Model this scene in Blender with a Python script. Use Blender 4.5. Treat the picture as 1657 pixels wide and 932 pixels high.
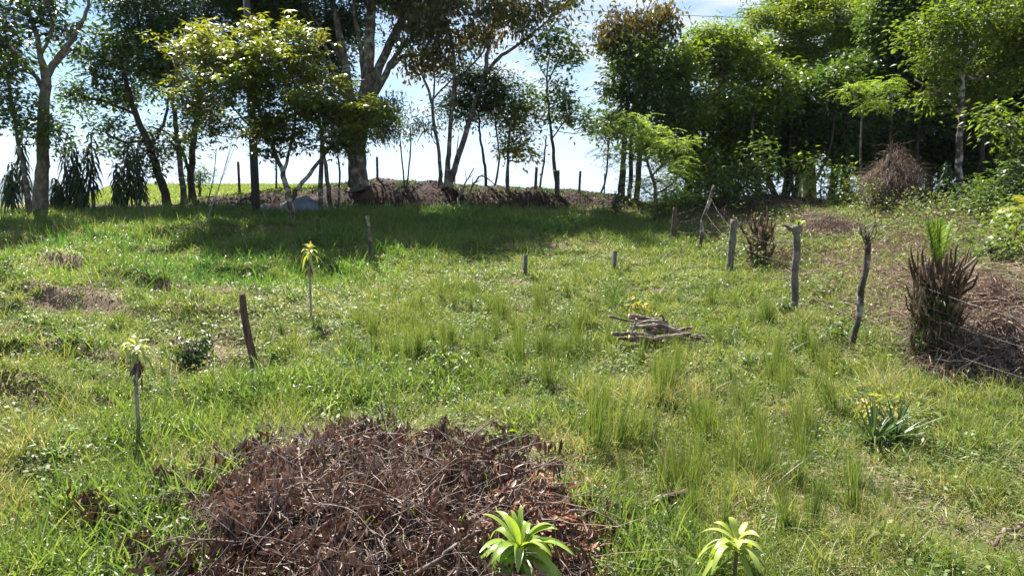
import bpy, math, random
import numpy as np
from mathutils import Vector

# ------------------------------------------------------------------ scene, camera, world, sun, exposure
scene = bpy.context.scene
for o in list(bpy.data.objects):
    bpy.data.objects.remove(o)
COL = scene.collection
CAM_Z = 3.0
PITCH = math.radians(7.0)
cam_data = bpy.data.cameras.new("camera")
cam_data.lens = 24.0
cam_data.sensor_width = 36.0
cam_data.clip_start = 0.1
cam_data.clip_end = 9000.0
cam = bpy.data.objects.new("camera", cam_data)
COL.objects.link(cam)
cam.location = (0, 0, CAM_Z)
cam.rotation_euler = (math.radians(90) - PITCH, 0, 0)
scene.camera = cam

SUN_ELEV = math.radians(54)
SUN_AZ = math.radians(-27)          # from +Y (the viewing direction) towards +X; the sun stands behind the trees, to the left
S = Vector((math.sin(SUN_AZ) * math.cos(SUN_ELEV), math.cos(SUN_AZ) * math.cos(SUN_ELEV), math.sin(SUN_ELEV)))

world = bpy.data.worlds.new("World")
scene.world = world
world.use_nodes = True
wt = world.node_tree
wt.nodes.clear()
def wn(t, **k):
    n = wt.nodes.new(t)
    for a, b in k.items():
        setattr(n, a, b)
    return n
wout = wn('ShaderNodeOutputWorld')
sky = wn('ShaderNodeTexSky')
sky.sky_type = 'NISHITA'
sky.sun_disc = False
sky.sun_elevation = SUN_ELEV
sky.sun_rotation = SUN_AZ
sky.air_density = 1.0
sky.dust_density = 0.1
sky.ozone_density = 4.0
bg_sky = wn('ShaderNodeBackground')
bg_sky.inputs['Strength'].default_value = 0.045
wt.links.new(sky.outputs[0], bg_sky.inputs['Color'])
bg_cl = wn('ShaderNodeBackground')
bg_cl.inputs['Strength'].default_value = 0.29
tc = wn('ShaderNodeTexCoord')
sep = wn('ShaderNodeSeparateXYZ')
wt.links.new(tc.outputs['Generated'], sep.inputs[0])
zc = wn('ShaderNodeMath', operation='MAXIMUM'); zc.inputs[1].default_value = 0.0
wt.links.new(sep.outputs['Z'], zc.inputs[0])
zp = wn('ShaderNodeMath', operation='ADD'); zp.inputs[1].default_value = 0.10
wt.links.new(zc.outputs[0], zp.inputs[0])
dx = wn('ShaderNodeMath', operation='DIVIDE'); dy = wn('ShaderNodeMath', operation='DIVIDE')
wt.links.new(sep.outputs['X'], dx.inputs[0]); wt.links.new(zp.outputs[0], dx.inputs[1])
wt.links.new(sep.outputs['Y'], dy.inputs[0]); wt.links.new(zp.outputs[0], dy.inputs[1])
comb = wn('ShaderNodeCombineXYZ')
wt.links.new(dx.outputs[0], comb.inputs[0]); wt.links.new(dy.outputs[0], comb.inputs[1])
n_big = wn('ShaderNodeTexNoise'); n_big.inputs['Scale'].default_value = 0.42; n_big.inputs['Detail'].default_value = 5
n_big.inputs['Roughness'].default_value = 0.55
n_fine = wn('ShaderNodeTexNoise'); n_fine.inputs['Scale'].default_value = 3.6; n_fine.inputs['Detail'].default_value = 5
n_fine.inputs['Roughness'].default_value = 0.55; n_fine.inputs['Distortion'].default_value = 0.4
wt.links.new(comb.outputs[0], n_big.inputs['Vector']); wt.links.new(comb.outputs[0], n_fine.inputs['Vector'])
r_fine = wn('ShaderNodeMapRange'); r_fine.inputs[1].default_value = 0.38; r_fine.inputs[2].default_value = 0.60
r_fine.inputs[3].default_value = 0.22; r_fine.inputs[4].default_value = 1.0
wt.links.new(n_fine.outputs[0], r_fine.inputs[0])
# clouds are thin to the upper left, closed towards the horizon and to the right
gx = wn('ShaderNodeMapRange'); gx.inputs[1].default_value = -0.52; gx.inputs[2].default_value = -0.05
gx.inputs[3].default_value = -0.85; gx.inputs[4].default_value = 0.36
wt.links.new(sep.outputs['X'], gx.inputs[0])
gz = wn('ShaderNodeMapRange'); gz.inputs[1].default_value = 0.03; gz.inputs[2].default_value = 0.13
gz.inputs[3].default_value = 1.0; gz.inputs[4].default_value = 0.0
wt.links.new(sep.outputs['Z'], gz.inputs[0])
r_big = wn('ShaderNodeMapRange'); r_big.inputs[1].default_value = 0.34; r_big.inputs[2].default_value = 0.60
r_big.inputs[3].default_value = 0.05; r_big.inputs[4].default_value = 0.95
wt.links.new(n_big.outputs[0], r_big.inputs[0])
a1 = wn('ShaderNodeMath', operation='ADD'); wt.links.new(gx.outputs[0], a1.inputs[0]); wt.links.new(gz.outputs[0], a1.inputs[1])
a2 = wn('ShaderNodeMath', operation='ADD'); a2.use_clamp = True
wt.links.new(a1.outputs[0], a2.inputs[0]); wt.links.new(r_big.outputs[0], a2.inputs[1])
mul = wn('ShaderNodeMath', operation='MULTIPLY'); wt.links.new(a2.outputs[0], mul.inputs[0]); wt.links.new(r_fine.outputs[0], mul.inputs[1])
mx = wn('ShaderNodeMath', operation='MAXIMUM')
gz2 = wn('ShaderNodeMapRange'); gz2.inputs[1].default_value = 0.0; gz2.inputs[2].default_value = 0.085
gz2.inputs[3].default_value = 0.96; gz2.inputs[4].default_value = 0.0
wt.links.new(sep.outputs['Z'], gz2.inputs[0])
wt.links.new(mul.outputs[0], mx.inputs[0]); wt.links.new(gz2.outputs[0], mx.inputs[1])
bg_cl.inputs['Color'].default_value = (0.84, 0.90, 1.0, 1)
mixw = wn('ShaderNodeMixShader')
wt.links.new(mx.outputs[0], mixw.inputs[0]); wt.links.new(bg_sky.outputs[0], mixw.inputs[1]); wt.links.new(bg_cl.outputs[0], mixw.inputs[2])
wt.links.new(mixw.outputs[0], wout.inputs['Surface'])

sun_data = bpy.data.lights.new("sun", 'SUN')
sun_data.energy = 5.0
sun_data.angle = math.radians(0.5)
sun_data.color = (1.0, 0.95, 0.86)
sun = bpy.data.objects.new("sun", sun_data)
COL.objects.link(sun)
sun.rotation_euler = S.to_track_quat('Z', 'Y').to_euler()

scene.view_settings.view_transform = 'Standard'
scene.view_settings.look = 'None'
scene.view_settings.gamma = 1.0
scene.view_settings.exposure = 1.86
cy = scene.cycles
cy.max_bounces = 7
cy.diffuse_bounces = 3
cy.glossy_bounces = 2
cy.transmission_bounces = 4
cy.transparent_max_bounces = 4
cy.sample_clamp_indirect = 4.0

# ------------------------------------------------------------------ helpers
R = np.random.default_rng(7)
F = 1104.7; CX, CY = 828.5, 466.0
FWD = np.array([0, math.cos(PITCH), -math.sin(PITCH)]); UPV = np.array([0, math.sin(PITCH), math.cos(PITCH)])
def P(px, py, Y):
    """world point at distance Y along the view seen at (px, py) of the 1657x932 photograph"""
    d = FWD + np.array([1.0, 0, 0]) * ((px - CX) / F) + UPV * ((CY - py) / F)
    k = Y / d[1]
    return np.array([0, 0, CAM_Z]) + d * k
def project(p):
    p = np.asarray(p, float) - np.array([0, 0, CAM_Z])
    z = p @ FWD
    return CX + F * p[..., 0] / z, CY - F * (p @ UPV) / z

def _hash(ix, iy, s):
    h = np.sin(ix * 127.1 + iy * 311.7 + s * 74.7) * 43758.5453
    return h - np.floor(h)
def vnoise(x, y, s=0):
    x = np.asarray(x, float); y = np.asarray(y, float)
    ix = np.floor(x); iy = np.floor(y); fx = x - ix; fy = y - iy
    fx = fx * fx * (3 - 2 * fx); fy = fy * fy * (3 - 2 * fy)
    a = _hash(ix, iy, s); b = _hash(ix + 1, iy, s); c = _hash(ix, iy + 1, s); d = _hash(ix + 1, iy + 1, s)
    return a * (1 - fx) * (1 - fy) + b * fx * (1 - fy) + c * (1 - fx) * fy + d * fx * fy
def fbm(x, y, s=0, o=4):
    t = 0; a = 0.5; n = 0
    for i in range(o):
        t = t + a * vnoise(np.asarray(x) * 2 ** i, np.asarray(y) * 2 ** i, s + i * 3.1); n += a; a *= 0.5
    return t / n
def smooth(a, b, x):
    t = np.clip((np.asarray(x, float) - a) / (b - a), 0, 1)
    return t * t * (3 - 2 * t)

PY = [-50, 0, 5, 6.3, 7.8, 10.2, 14, 17.5, 20.5, 23.5, 26, 27.5, 30, 34]
PZ = [0.0, 0.05, 0.13, 0.20, 0.32, 0.50, 0.86, 1.29, 1.74, 2.20, 2.62, 2.80, 2.98, 3.0]
def gauss(X, Y, cx, cy, sx, sy):
    return np.exp(-((X - cx) / sx) ** 2 - ((Y - cy) / sy) ** 2)
def ground_z(X, Y):
    X = np.asarray(X, float); Y = np.asarray(Y, float)
    z = np.interp(Y, PY, PZ)
    near = smooth(45, 30, Y)
    left = smooth(-2.0, -6.5, X) * smooth(26, 20, Y)
    # stepped, lumpy left slope
    z = z + near * left * 0.95 * (fbm(X * 0.42 + 5, Y * 0.75, 3, 3) - 0.5)
    z = z + near * left * 0.10
    z = z + near * 0.13 * (fbm(X * 0.8, Y * 0.8, 9, 3) - 0.5) + near * 0.05 * (fbm(X * 3.1, Y * 3.1, 17, 2) - 0.5)
    f = Y * 0.62 + 0.25 * X * 0.3 + 1.5 * fbm(X * 0.33, Y * 0.33, 23, 3); f = f - np.floor(f)
    step = smooth(0, 0.22, f) - f
    z = z + near * smooth(-3.5, -7.0, X) * smooth(25, 21, Y) * smooth(5, 8, Y) * 0.30 * step + near * smooth(-7, -3, X) * 0.07 * step * smooth(24, 20, Y) * smooth(5, 8, Y)
    # small bank and gully on the left
    z = z - 0.32 * gauss(X, Y, -4.6, 10.1, 0.8, 1.1) + 0.18 * gauss(X, Y, -3.6, 8.8, 1.6, 0.5)
    z = z + 0.22 * gauss(X, Y, -10.5, 17.0, 1.6, 0.8) + 0.2 * gauss(X, Y, -8.8, 15.0, 1.2, 0.8)
    # cut slope on the far side of the wire fence
    z = z + 0.35 * smooth(0, 3.0, X - (5.2 + 0.22 * (Y - 12))) * smooth(30, 24, Y) * smooth(8, 12, Y)
    # behind the crest
    fall = -(np.clip(Y - 33, 0, 220) * 0.16) + near * 0
    meadow = smooth(-2, -9, X) * smooth(-8.0, 3.0, X + 0.615 * Y)
    mz = np.clip(Y - 33, 0, 28) * 0.062
    up = meadow * smooth(85, 66, Y)
    z = z + np.where(Y > 33, fall * (1 - up) + mz * up, 0)
    return z

def ghit(px, py, y0=3.0, y1=45.0):
    ys = np.linspace(y0, y1, 1500)
    d = FWD + np.array([1.0, 0, 0]) * ((px - CX) / F) + UPV * ((CY - py) / F)
    k = ys / d[1]
    X = d[0] * k; Z = CAM_Z + d[2] * k
    g = ground_z(X, ys)
    i = np.argmax(Z <= g)
    if Z[i] > g[i]:
        i = len(ys) - 1
    return np.array([X[i], ys[i], g[i]])

def nrm(a):
    return a / np.maximum(np.linalg.norm(a, axis=-1, keepdims=True), 1e-9)

class MB:
    def __init__(self):
        self.v = []; self.q = []; self.t = []; self.c = []; self.n = 0
    def add(self, v, q=None, t=None, c=None):
        v = np.asarray(v, np.float32).reshape(-1, 3)
        if c is None:
            c = np.zeros((len(v), 2), np.float32)
        if q is not None and len(q):
            self.q.append(np.asarray(q, np.int64) + self.n)
        if t is not None and len(t):
            self.t.append(np.asarray(t, np.int64) + self.n)
        self.v.append(v); self.c.append(np.asarray(c, np.float32)); self.n += len(v)
    def mesh(self, name, mat, origin=(0, 0, 0), smooth_shade=False):
        V = np.concatenate(self.v) - np.asarray(origin, np.float32)
        C = np.concatenate(self.c)
        q = np.concatenate(self.q) if self.q else np.zeros((0, 4), np.int64)
        t = np.concatenate(self.t) if self.t else np.zeros((0, 3), np.int64)
        me = bpy.data.meshes.new(name)
        nl = q.size + t.size; nf = len(q) + len(t)
        me.vertices.add(len(V)); me.vertices.foreach_set('co', V.astype(np.float32).ravel())
        me.loops.add(nl); me.polygons.add(nf)
        me.loops.foreach_set('vertex_index', np.concatenate([q.ravel(), t.ravel()]).astype(np.int32))
        st = np.concatenate([np.arange(len(q)) * 4, q.size + np.arange(len(t)) * 3]).astype(np.int32)
        me.polygons.foreach_set('loop_start', st)
        if smooth_shade:
            me.polygons.foreach_set('use_smooth', np.ones(nf, bool))
        at = me.attributes.new('tint', 'FLOAT_COLOR', 'POINT')
        cc = np.ones((len(V), 4), np.float32); cc[:, :2] = C
        at.data.foreach_set('color', cc.ravel())
        me.update(calc_edges=True)
        me.materials.append(mat)
        return me
    def build(self, name, mat, parent=None, origin=(0, 0, 0), smooth_shade=False):
        me = self.mesh(name, mat, origin, smooth_shade)
        o = bpy.data.objects.new(name, me)
        COL.objects.link(o)
        if parent is not None:
            o.parent = parent
            po = parent['_o'] if '_o' in parent else (0, 0, 0)
        else:
            o.location = origin
        return o

def tag(o, label=None, cat=None, group=None, kind=None):
    if label: o['label'] = label
    if cat: o['category'] = cat
    if group: o['group'] = group
    if kind: o['kind'] = kind
    return o
def thing(name, loc, label, cat, group=None):
    e = bpy.data.objects.new(name, None)
    e.empty_display_size = 0.2
    COL.objects.link(e); e.location = loc
    return tag(e, label, cat, group)
def copy_tree(o, parent=None):
    c = o.copy(); COL.objects.link(c)
    if parent is not None: c.parent = parent
    for ch in list(o.children):
        copy_tree(ch, c)
    return c

# --- shapes
def tube(mb, pts, rad, sides=7, rnd=0.5, jit=0.0, cap=True):
    pts = np.asarray(pts, float); n = len(pts)
    rad = np.broadcast_to(np.asarray(rad, float), (n,))
    tan = np.gradient(pts, axis=0); tan = nrm(tan)
    ref = np.array([0.3, 1, 0.1]) if abs(tan[0][1]) < 0.8 else np.array([1, 0.2, 0.1])
    a = nrm(np.cross(tan, ref)); b = np.cross(tan, a)
    an = np.linspace(0, 2 * math.pi, sides, endpoint=False)
    rr = rad[:, None] * (1 + jit * (R.random((n, sides)) - 0.5) * 2)
    V = pts[:, None] + rr[..., None] * (np.cos(an)[None, :, None] * a[:, None] + np.sin(an)[None, :, None] * b[:, None])
    i = np.arange(n - 1)[:, None] * sides; j = np.arange(sides)[None]; j2 = (j + 1) % sides
    q = np.stack([i + j, i + j2, i + sides + j2, i + sides + j], -1).reshape(-1, 4)
    V = V.reshape(-1, 3)
    t = []
    if cap:
        V = np.concatenate([V, pts[-1:], pts[:1]])
        k = (n - 1) * sides
        t = [(k + s, k + (s + 1) % sides, n * sides) for s in range(sides)] + [((s + 1) % sides, s, n * sides + 1) for s in range(sides)]
    c = np.zeros((len(V), 2)); c[:, 0] = rnd
    c[:n * sides, 1] = np.repeat(np.linspace(0, 1, n), sides)
    mb.add(V, q, t, c)
def smooth_path(pts, sub=5, jit=0.0):
    pts = np.asarray(pts, float); n = len(pts)
    if n == 2:
        out = np.linspace(pts[0], pts[1], sub + 1)
    else:
        e = np.concatenate([[2 * pts[0] - pts[1]], pts, [2 * pts[-1] - pts[-2]]])
        out = []
        for i in range(1, n):
            p0, p1, p2, p3 = e[i - 1], e[i], e[i + 1], e[i + 2]
            for s in range(sub):
                t = s / sub
                out.append(0.5 * (2 * p1 + (p2 - p0) * t + (2 * p0 - 5 * p1 + 4 * p2 - p3) * t * t + (3 * p1 - p0 - 3 * p2 + p3) * t ** 3))
        out.append(pts[-1]); out = np.array(out)
    if jit:
        out[1:-1, :3] += R.normal(0, jit, out[1:-1, :3].shape)
    return out
def prisms(mb, A, B, r0, r1, rnd=None):
    """many straight three sided twigs at once"""
    A = np.asarray(A, float); B = np.asarray(B, float); N = len(A)
    if N == 0: return
    d = nrm(B - A); ref = np.tile([0.31, 0.2, 0.93], (N, 1)); ref[np.abs(d[:, 2]) > 0.8] = [1, 0.1, 0]
    a = nrm(np.cross(d, ref)); b = np.cross(d, a)
    V = np.zeros((N, 6, 3))
    r0 = np.broadcast_to(r0, (N,))[:, None]; r1 = np.broadcast_to(r1, (N,))[:, None]
    for k in range(3):
        w = math.cos(k * 2.0944) * a + math.sin(k * 2.0944) * b
        V[:, k] = A + w * r0; V[:, 3 + k] = B + w * r1
    base = np.arange(N)[:, None] * 6
    q = np.concatenate([base + np.array([0, 1, 4, 3]), base + np.array([1, 2, 5, 4]), base + np.array([2, 0, 3, 5])])
    c = np.zeros((N * 6, 2)); c[:, 0] = np.repeat(R.random(N) if rnd is None else np.broadcast_to(rnd, (N,)), 6)
    mb.add(V, q, None, c)
def curved_twigs(mb, A, D, L, r, K=4, bend=0.3, sag=0.2, rnd=None):
    A = np.asarray(A, float); N = len(A)
    side = nrm(R.normal(size=(N, 3))); L = np.broadcast_to(L, (N,))
    pr = A
    for k in range(K):
        t = (k + 1) / K
        nx = A + D * (L * t)[:, None] + side * (bend * L * t * t)[:, None] + np.array([0, 0, -1]) * (sag * L * t * t)[:, None]
        nx = nx + R.normal(0, 0.02, nx.shape) * L[:, None]
        prisms(mb, pr, nx, np.broadcast_to(r, (N,)) * (1 - 0.75 * k / K), np.broadcast_to(r, (N,)) * (1 - 0.75 * (k + 1) / K), rnd)
        pr = nx
def leafquads(mb, p, D, N_, L, W, fold=0.15, rnd=None):
    """one kite per leaf, folded along its midrib"""
    n = len(p); D = nrm(D); Sd = nrm(np.cross(D, N_)); U = np.cross(Sd, D)
    L = np.broadcast_to(L, (n,))[:, None]; W = np.broadcast_to(W, (n,))[:, None]
    V = np.stack([p, p + D * L * 0.42 + Sd * W * 0.5 + U * W * fold, p + D * L, p + D * L * 0.42 - Sd * W * 0.5 + U * W * fold], 1)
    q = np.arange(n * 4).reshape(n, 4)
    c = np.zeros((n * 4, 2)); c[:, 0] = np.repeat(R.random(n) if rnd is None else rnd, 4)
    c[:, 1] = np.tile([0, 0.5, 1, 0.5], n)
    mb.add(V, q, None, c)
PROF = {'grass': lambda t: np.clip(1.02 - t ** 2.2, 0.03, 1), 'strap': lambda t: np.clip(np.sin(np.pi * np.clip(0.10 + 0.88 * t, 0, 1)) ** 0.7, 0.05, 1),
        'leaf': lambda t: np.clip(np.sin(np.pi * np.clip(0.04 + 0.94 * t ** 0.85, 0, 1)), 0.04, 1), 'spike': lambda t: np.clip(1.0 - t ** 1.4, 0.03, 1)}
def blades(mb, p, D, U, L, W, K=3, bend=0.3, prof='grass', fold=0.0, rnd=None, curl=None):
    n = len(p); D = nrm(D); Sd = nrm(np.cross(D, U))
    L = np.broadcast_to(L, (n,)); W = np.broadcast_to(W, (n,)); bend = np.broadcast_to(bend, (n,))
    ts = np.linspace(0, 1, K + 1); w = PROF[prof](ts)
    m = 3 if fold else 2
    V = np.zeros((n, K + 1, m, 3))
    for k, t in enumerate(ts):
        c = p + D * (L * t * (1 - 0.25 * bend * t))[:, None] + np.array([0, 0, -1.0]) * (bend * L * t * t)[:, None]
        if curl is not None:
            c = c + Sd * (curl * L * t * t)[:, None]
        hw = (W * w[k] * 0.5)[:, None]
        if m == 2:
            V[:, k, 0] = c - Sd * hw; V[:, k, 1] = c + Sd * hw
        else:
            Nn = nrm(np.cross(Sd, D))
            V[:, k, 0] = c - Sd * hw + Nn * hw * fold; V[:, k, 1] = c; V[:, k, 2] = c + Sd * hw + Nn * hw * fold
    per = (K + 1) * m
    base = (np.arange(n) * per)[:, None, None]
    ks = (np.arange(K) * m)[None, :, None]
    qs = [base + ks + np.array([s, s + 1, s + 1 + m, s + m])[None, None] for s in range(m - 1)]
    q = np.concatenate([x.reshape(-1, 4) for x in qs])
    r = R.random(n) if rnd is None else rnd
    c = np.zeros((n * per, 2)); c[:, 0] = np.repeat(r, per); c[:, 1] = np.tile(np.repeat(ts, m), n)
    mb.add(V, q, None, c)

# ------------------------------------------------------------------ materials
def mat_new(name):
    m = bpy.data.materials.new(name); m.use_nodes = True; m.node_tree.nodes.clear(); return m
def leaf_mat(name, cols, trans, tfac=0.45, rough=0.45, spec=0.4, tip=None, pos_scale=None, hv=0.0):
    """cols: colours from tint.r = 0 to 1; trans: colour of the light that passes through"""
    m = mat_new(name); nt = m.node_tree; L = nt.links
    out = nt.nodes.new('ShaderNodeOutputMaterial'); b = nt.nodes.new('ShaderNodeBsdfPrincipled')
    tr = nt.nodes.new('ShaderNodeBsdfTranslucent'); mix = nt.nodes.new('ShaderNodeMixShader')
    at = nt.nodes.new('ShaderNodeAttribute'); at.attribute_name = 'tint'
    sp = nt.nodes.new('ShaderNodeSeparateColor'); L.new(at.outputs['Color'], sp.inputs[0])
    ramp = nt.nodes.new('ShaderNodeValToRGB'); cr = ramp.color_ramp
    cr.elements[0].color = (*cols[0], 1); cr.elements[-1].color = (*cols[-1], 1)
    for i, c in enumerate(cols[1:-1]):
        e = cr.elements.new((i + 1) / (len(cols) - 1)); e.color = (*c, 1)
    L.new(sp.outputs[0], ramp.inputs[0])
    colr = ramp.outputs[0]
    if tip is not None:
        mt = nt.nodes.new('ShaderNodeMix'); mt.data_type = 'RGBA'
        mr = nt.nodes.new('ShaderNodeMapRange'); mr.inputs[1].default_value = 0.6; mr.inputs[2].default_value = 1.0; mr.inputs[4].default_value = tip[3]
        L.new(sp.outputs[1], mr.inputs[0]); L.new(mr.outputs[0], mt.inputs[0]); L.new(colr, mt.inputs[6]); mt.inputs[7].default_value = (*tip[:3], 1)
        colr = mt.outputs[2]
    L.new(colr, b.inputs['Base Color'])
    b.inputs['Roughness'].default_value = rough; b.inputs['Specular IOR Level'].default_value = spec
    mm = nt.nodes.new('ShaderNodeMix'); mm.data_type = 'RGBA'; mm.blend_type = 'MULTIPLY'; mm.inputs[0].default_value = 1.0
    L.new(colr, mm.inputs[6]); mm.inputs[7].default_value = (*trans, 1)
    L.new(mm.outputs[2], tr.inputs['Color'])
    mix.inputs[0].default_value = tfac
    L.new(b.outputs[0], mix.inputs[1]); L.new(tr.outputs[0], mix.inputs[2]); L.new(mix.outputs[0], out.inputs[0])
    return m
def noise_mat(name, c1, c2, scale=8, rough=0.9, bump=0.3, bscale=None, stretch=(1, 1, 1), c3=None, thr=(0.4, 0.6), spec=0.2, thr3=(0.55, 0.62)):
    m = mat_new(name); nt = m.node_tree; L = nt.links
    out = nt.nodes.new('ShaderNodeOutputMaterial'); b = nt.nodes.new('ShaderNodeBsdfPrincipled')
    tcn = nt.nodes.new('ShaderNodeTexCoord'); mp = nt.nodes.new('ShaderNodeMapping'); mp.inputs['Scale'].default_value = stretch
    L.new(tcn.outputs['Object'], mp.inputs[0])
    n = nt.nodes.new('ShaderNodeTexNoise'); n.inputs['Scale'].default_value = scale; n.inputs['Detail'].default_value = 6; n.inputs['Roughness'].default_value = 0.65
    L.new(mp.outputs[0], n.inputs['Vector'])
    mr = nt.nodes.new('ShaderNodeMapRange'); mr.inputs[1].default_value = thr[0]; mr.inputs[2].default_value = thr[1]; L.new(n.outputs[0], mr.inputs[0])
    mx_ = nt.nodes.new('ShaderNodeMix'); mx_.data_type = 'RGBA'; L.new(mr.outputs[0], mx_.inputs[0])
    mx_.inputs[6].default_value = (*c1, 1); mx_.inputs[7].default_value = (*c2, 1); col = mx_.outputs[2]
    if c3 is not None:
        n3 = nt.nodes.new('ShaderNodeTexNoise'); n3.inputs['Scale'].default_value = scale * 0.45; n3.inputs['Detail'].default_value = 5; L.new(tcn.outputs['Object'], n3.inputs['Vector'])
        m3 = nt.nodes.new('ShaderNodeMapRange'); m3.inputs[1].default_value = thr3[0]; m3.inputs[2].default_value = thr3[1]; L.new(n3.outputs[0], m3.inputs[0])
        x3 = nt.nodes.new('ShaderNodeMix'); x3.data_type = 'RGBA'; L.new(m3.outputs[0], x3.inputs[0]); L.new(col, x3.inputs[6]); x3.inputs[7].default_value = (*c3, 1); col = x3.outputs[2]
    L.new(col, b.inputs['Base Color']); b.inputs['Roughness'].default_value = rough; b.inputs['Specular IOR Level'].default_value = spec
    if bump:
        bp = nt.nodes.new('ShaderNodeBump'); bp.inputs['Strength'].default_value = bump; bp.inputs['Distance'].default_value = 0.05
        nb = nt.nodes.new('ShaderNodeTexNoise'); nb.inputs['Scale'].default_value = bscale or scale * 3; nb.inputs['Detail'].default_value = 6
        L.new(mp.outputs[0], nb.inputs['Vector']); L.new(nb.outputs[0], bp.inputs['Height']); L.new(bp.outputs[0], b.inputs['Normal'])
    L.new(b.outputs[0], out.inputs[0])
    return m

YT = (1.55, 1.5, 0.68)      # what passes through a leaf is yellower and brighter than what it reflects
M = {}
M['turf'] = leaf_mat('turf_blades', [(0.064, 0.118, 0.026), (0.105, 0.162, 0.034), (0.15, 0.20, 0.045), (0.20, 0.23, 0.075), (0.34, 0.30, 0.19)], YT, 0.40, 0.45, 0.4)
M['cover'] = leaf_mat('ground_cover_leaves', [(0.055, 0.10, 0.025), (0.095, 0.145, 0.035), (0.145, 0.195, 0.055), (0.21, 0.24, 0.10)], YT, 0.36, 0.5, 0.35)
M['straw'] = leaf_mat('straw', [(0.20, 0.14, 0.085), (0.30, 0.23, 0.14), (0.42, 0.36, 0.25)], (1.1, 1, 0.8), 0.2, 0.7, 0.2)
M['broad'] = leaf_mat('broad_grass_blades', [(0.058, 0.105, 0.030), (0.09, 0.148, 0.042), (0.14, 0.20, 0.06), (0.21, 0.25, 0.09)], (1.55, 1.55, 0.65), 0.48, 0.33, 0.55)
M['tall'] = leaf_mat('tall_grass_blades', [(0.045, 0.105, 0.025), (0.075, 0.15, 0.035), (0.12, 0.195, 0.045), (0.17, 0.22, 0.07)], (1.5, 1.6, 0.6), 0.45, 0.4, 0.45)
M['fine'] = leaf_mat('fine_sedge', [(0.035, 0.078, 0.022), (0.065, 0.12, 0.032), (0.13, 0.18, 0.05), (0.24, 0.23, 0.11)], (1.6, 1.6, 0.6), 0.42, 0.5, 0.3, tip=(0.30, 0.27, 0.12, 0.5))
M['leaf_dark'] = leaf_mat('dark_leaves', [(0.024, 0.048, 0.017), (0.036, 0.068, 0.021), (0.058, 0.096, 0.028)], (1.7, 1.7, 0.5), 0.30, 0.42, 0.45)
M['leaf_mid'] = leaf_mat('mid_leaves', [(0.038, 0.075, 0.02), (0.06, 0.105, 0.027), (0.095, 0.145, 0.036)], (1.7, 1.7, 0.5), 0.38, 0.48, 0.4)
M['leaf_lit'] = leaf_mat('fresh_leaves', [(0.07, 0.12, 0.025), (0.105, 0.165, 0.03), (0.16, 0.21, 0.04)], (1.8, 1.7, 0.5), 0.42, 0.45, 0.35)
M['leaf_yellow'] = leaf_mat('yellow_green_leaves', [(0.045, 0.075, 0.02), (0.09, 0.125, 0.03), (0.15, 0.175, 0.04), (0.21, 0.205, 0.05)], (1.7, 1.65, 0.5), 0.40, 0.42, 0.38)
M['leaf_brown'] = leaf_mat('bronze_leaves', [(0.045, 0.07, 0.024), (0.06, 0.08, 0.028), (0.085, 0.08, 0.03), (0.14, 0.09, 0.034)], (1.8, 1.4, 0.4), 0.34, 0.42, 0.4)
M['feather'] = leaf_mat('feathery_leaves', [(0.13, 0.21, 0.05), (0.18, 0.27, 0.065), (0.24, 0.33, 0.09)], (1.7, 1.6, 0.6), 0.45, 0.45, 0.3)
M['canopy'] = leaf_mat('canopy_leaves', [(0.075, 0.13, 0.02), (0.12, 0.18, 0.028), (0.17, 0.23, 0.035)], (1.8, 1.6, 0.5), 0.42, 0.45, 0.3)
M['strap'] = leaf_mat('strap_leaves', [(0.014, 0.032, 0.012), (0.022, 0.046, 0.015), (0.04, 0.065, 0.02)], (1.6, 1.6, 0.5), 0.22, 0.55, 0.3)
M['pale_stem'] = noise_mat('pale_stem', (0.17, 0.16, 0.14), (0.33, 0.31, 0.28), 12, 0.85, 0.3)
M['pale_green'] = leaf_mat('pale_green_leaves', [(0.16, 0.22, 0.05), (0.26, 0.31, 0.09), (0.38, 0.39, 0.16), (0.42, 0.34, 0.10)], (1.3, 1.25, 0.5), 0.40, 0.35, 0.5)
M['lime'] = leaf_mat('lime_leaves', [(0.10, 0.20, 0.03), (0.19, 0.29, 0.045), (0.30, 0.38, 0.075)], (1.35, 1.3, 0.5), 0.36, 0.35, 0.5)
M['pale_lime'] = leaf_mat('pale_lime_leaves', [(0.20, 0.28, 0.05), (0.29, 0.36, 0.07), (0.38, 0.42, 0.11)], (1.3, 1.25, 0.5), 0.36, 0.38, 0.5)
M['pale_yellow'] = leaf_mat('pale_yellow_leaves', [(0.20, 0.27, 0.05), (0.30, 0.34, 0.07), (0.38, 0.37, 0.10), (0.40, 0.31, 0.09)], (1.3, 1.2, 0.5), 0.42, 0.4, 0.4)
M['pineapple'] = leaf_mat('grey_green_leaves', [(0.04, 0.075, 0.03), (0.065, 0.11, 0.045), (0.11, 0.155, 0.065)], (1.3, 1.5, 0.7), 0.22, 0.42, 0.45, tip=(0.22, 0.17, 0.08, 0.6))
M['deadleaf'] = leaf_mat('dead_leaves', [(0.042, 0.021, 0.016), (0.072, 0.038, 0.028), (0.11, 0.064, 0.048), (0.165, 0.105, 0.083), (0.28, 0.205, 0.17)], (1.2, 0.85, 0.6), 0.12, 0.42, 0.5)
M['banklitter'] = leaf_mat('bank_litter', [(0.02, 0.013, 0.010), (0.04, 0.025, 0.018), (0.08, 0.05, 0.036), (0.15, 0.10, 0.07)], (1, .8, .6), 0.1, 0.9, 0.1)
M['redleaf'] = leaf_mat('red_brown_leaves', [(0.14, 0.055, 0.032), (0.22, 0.10, 0.06), (0.34, 0.22, 0.17)], (1.4, 0.9, 0.5), 0.25, 0.5, 0.35)
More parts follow.
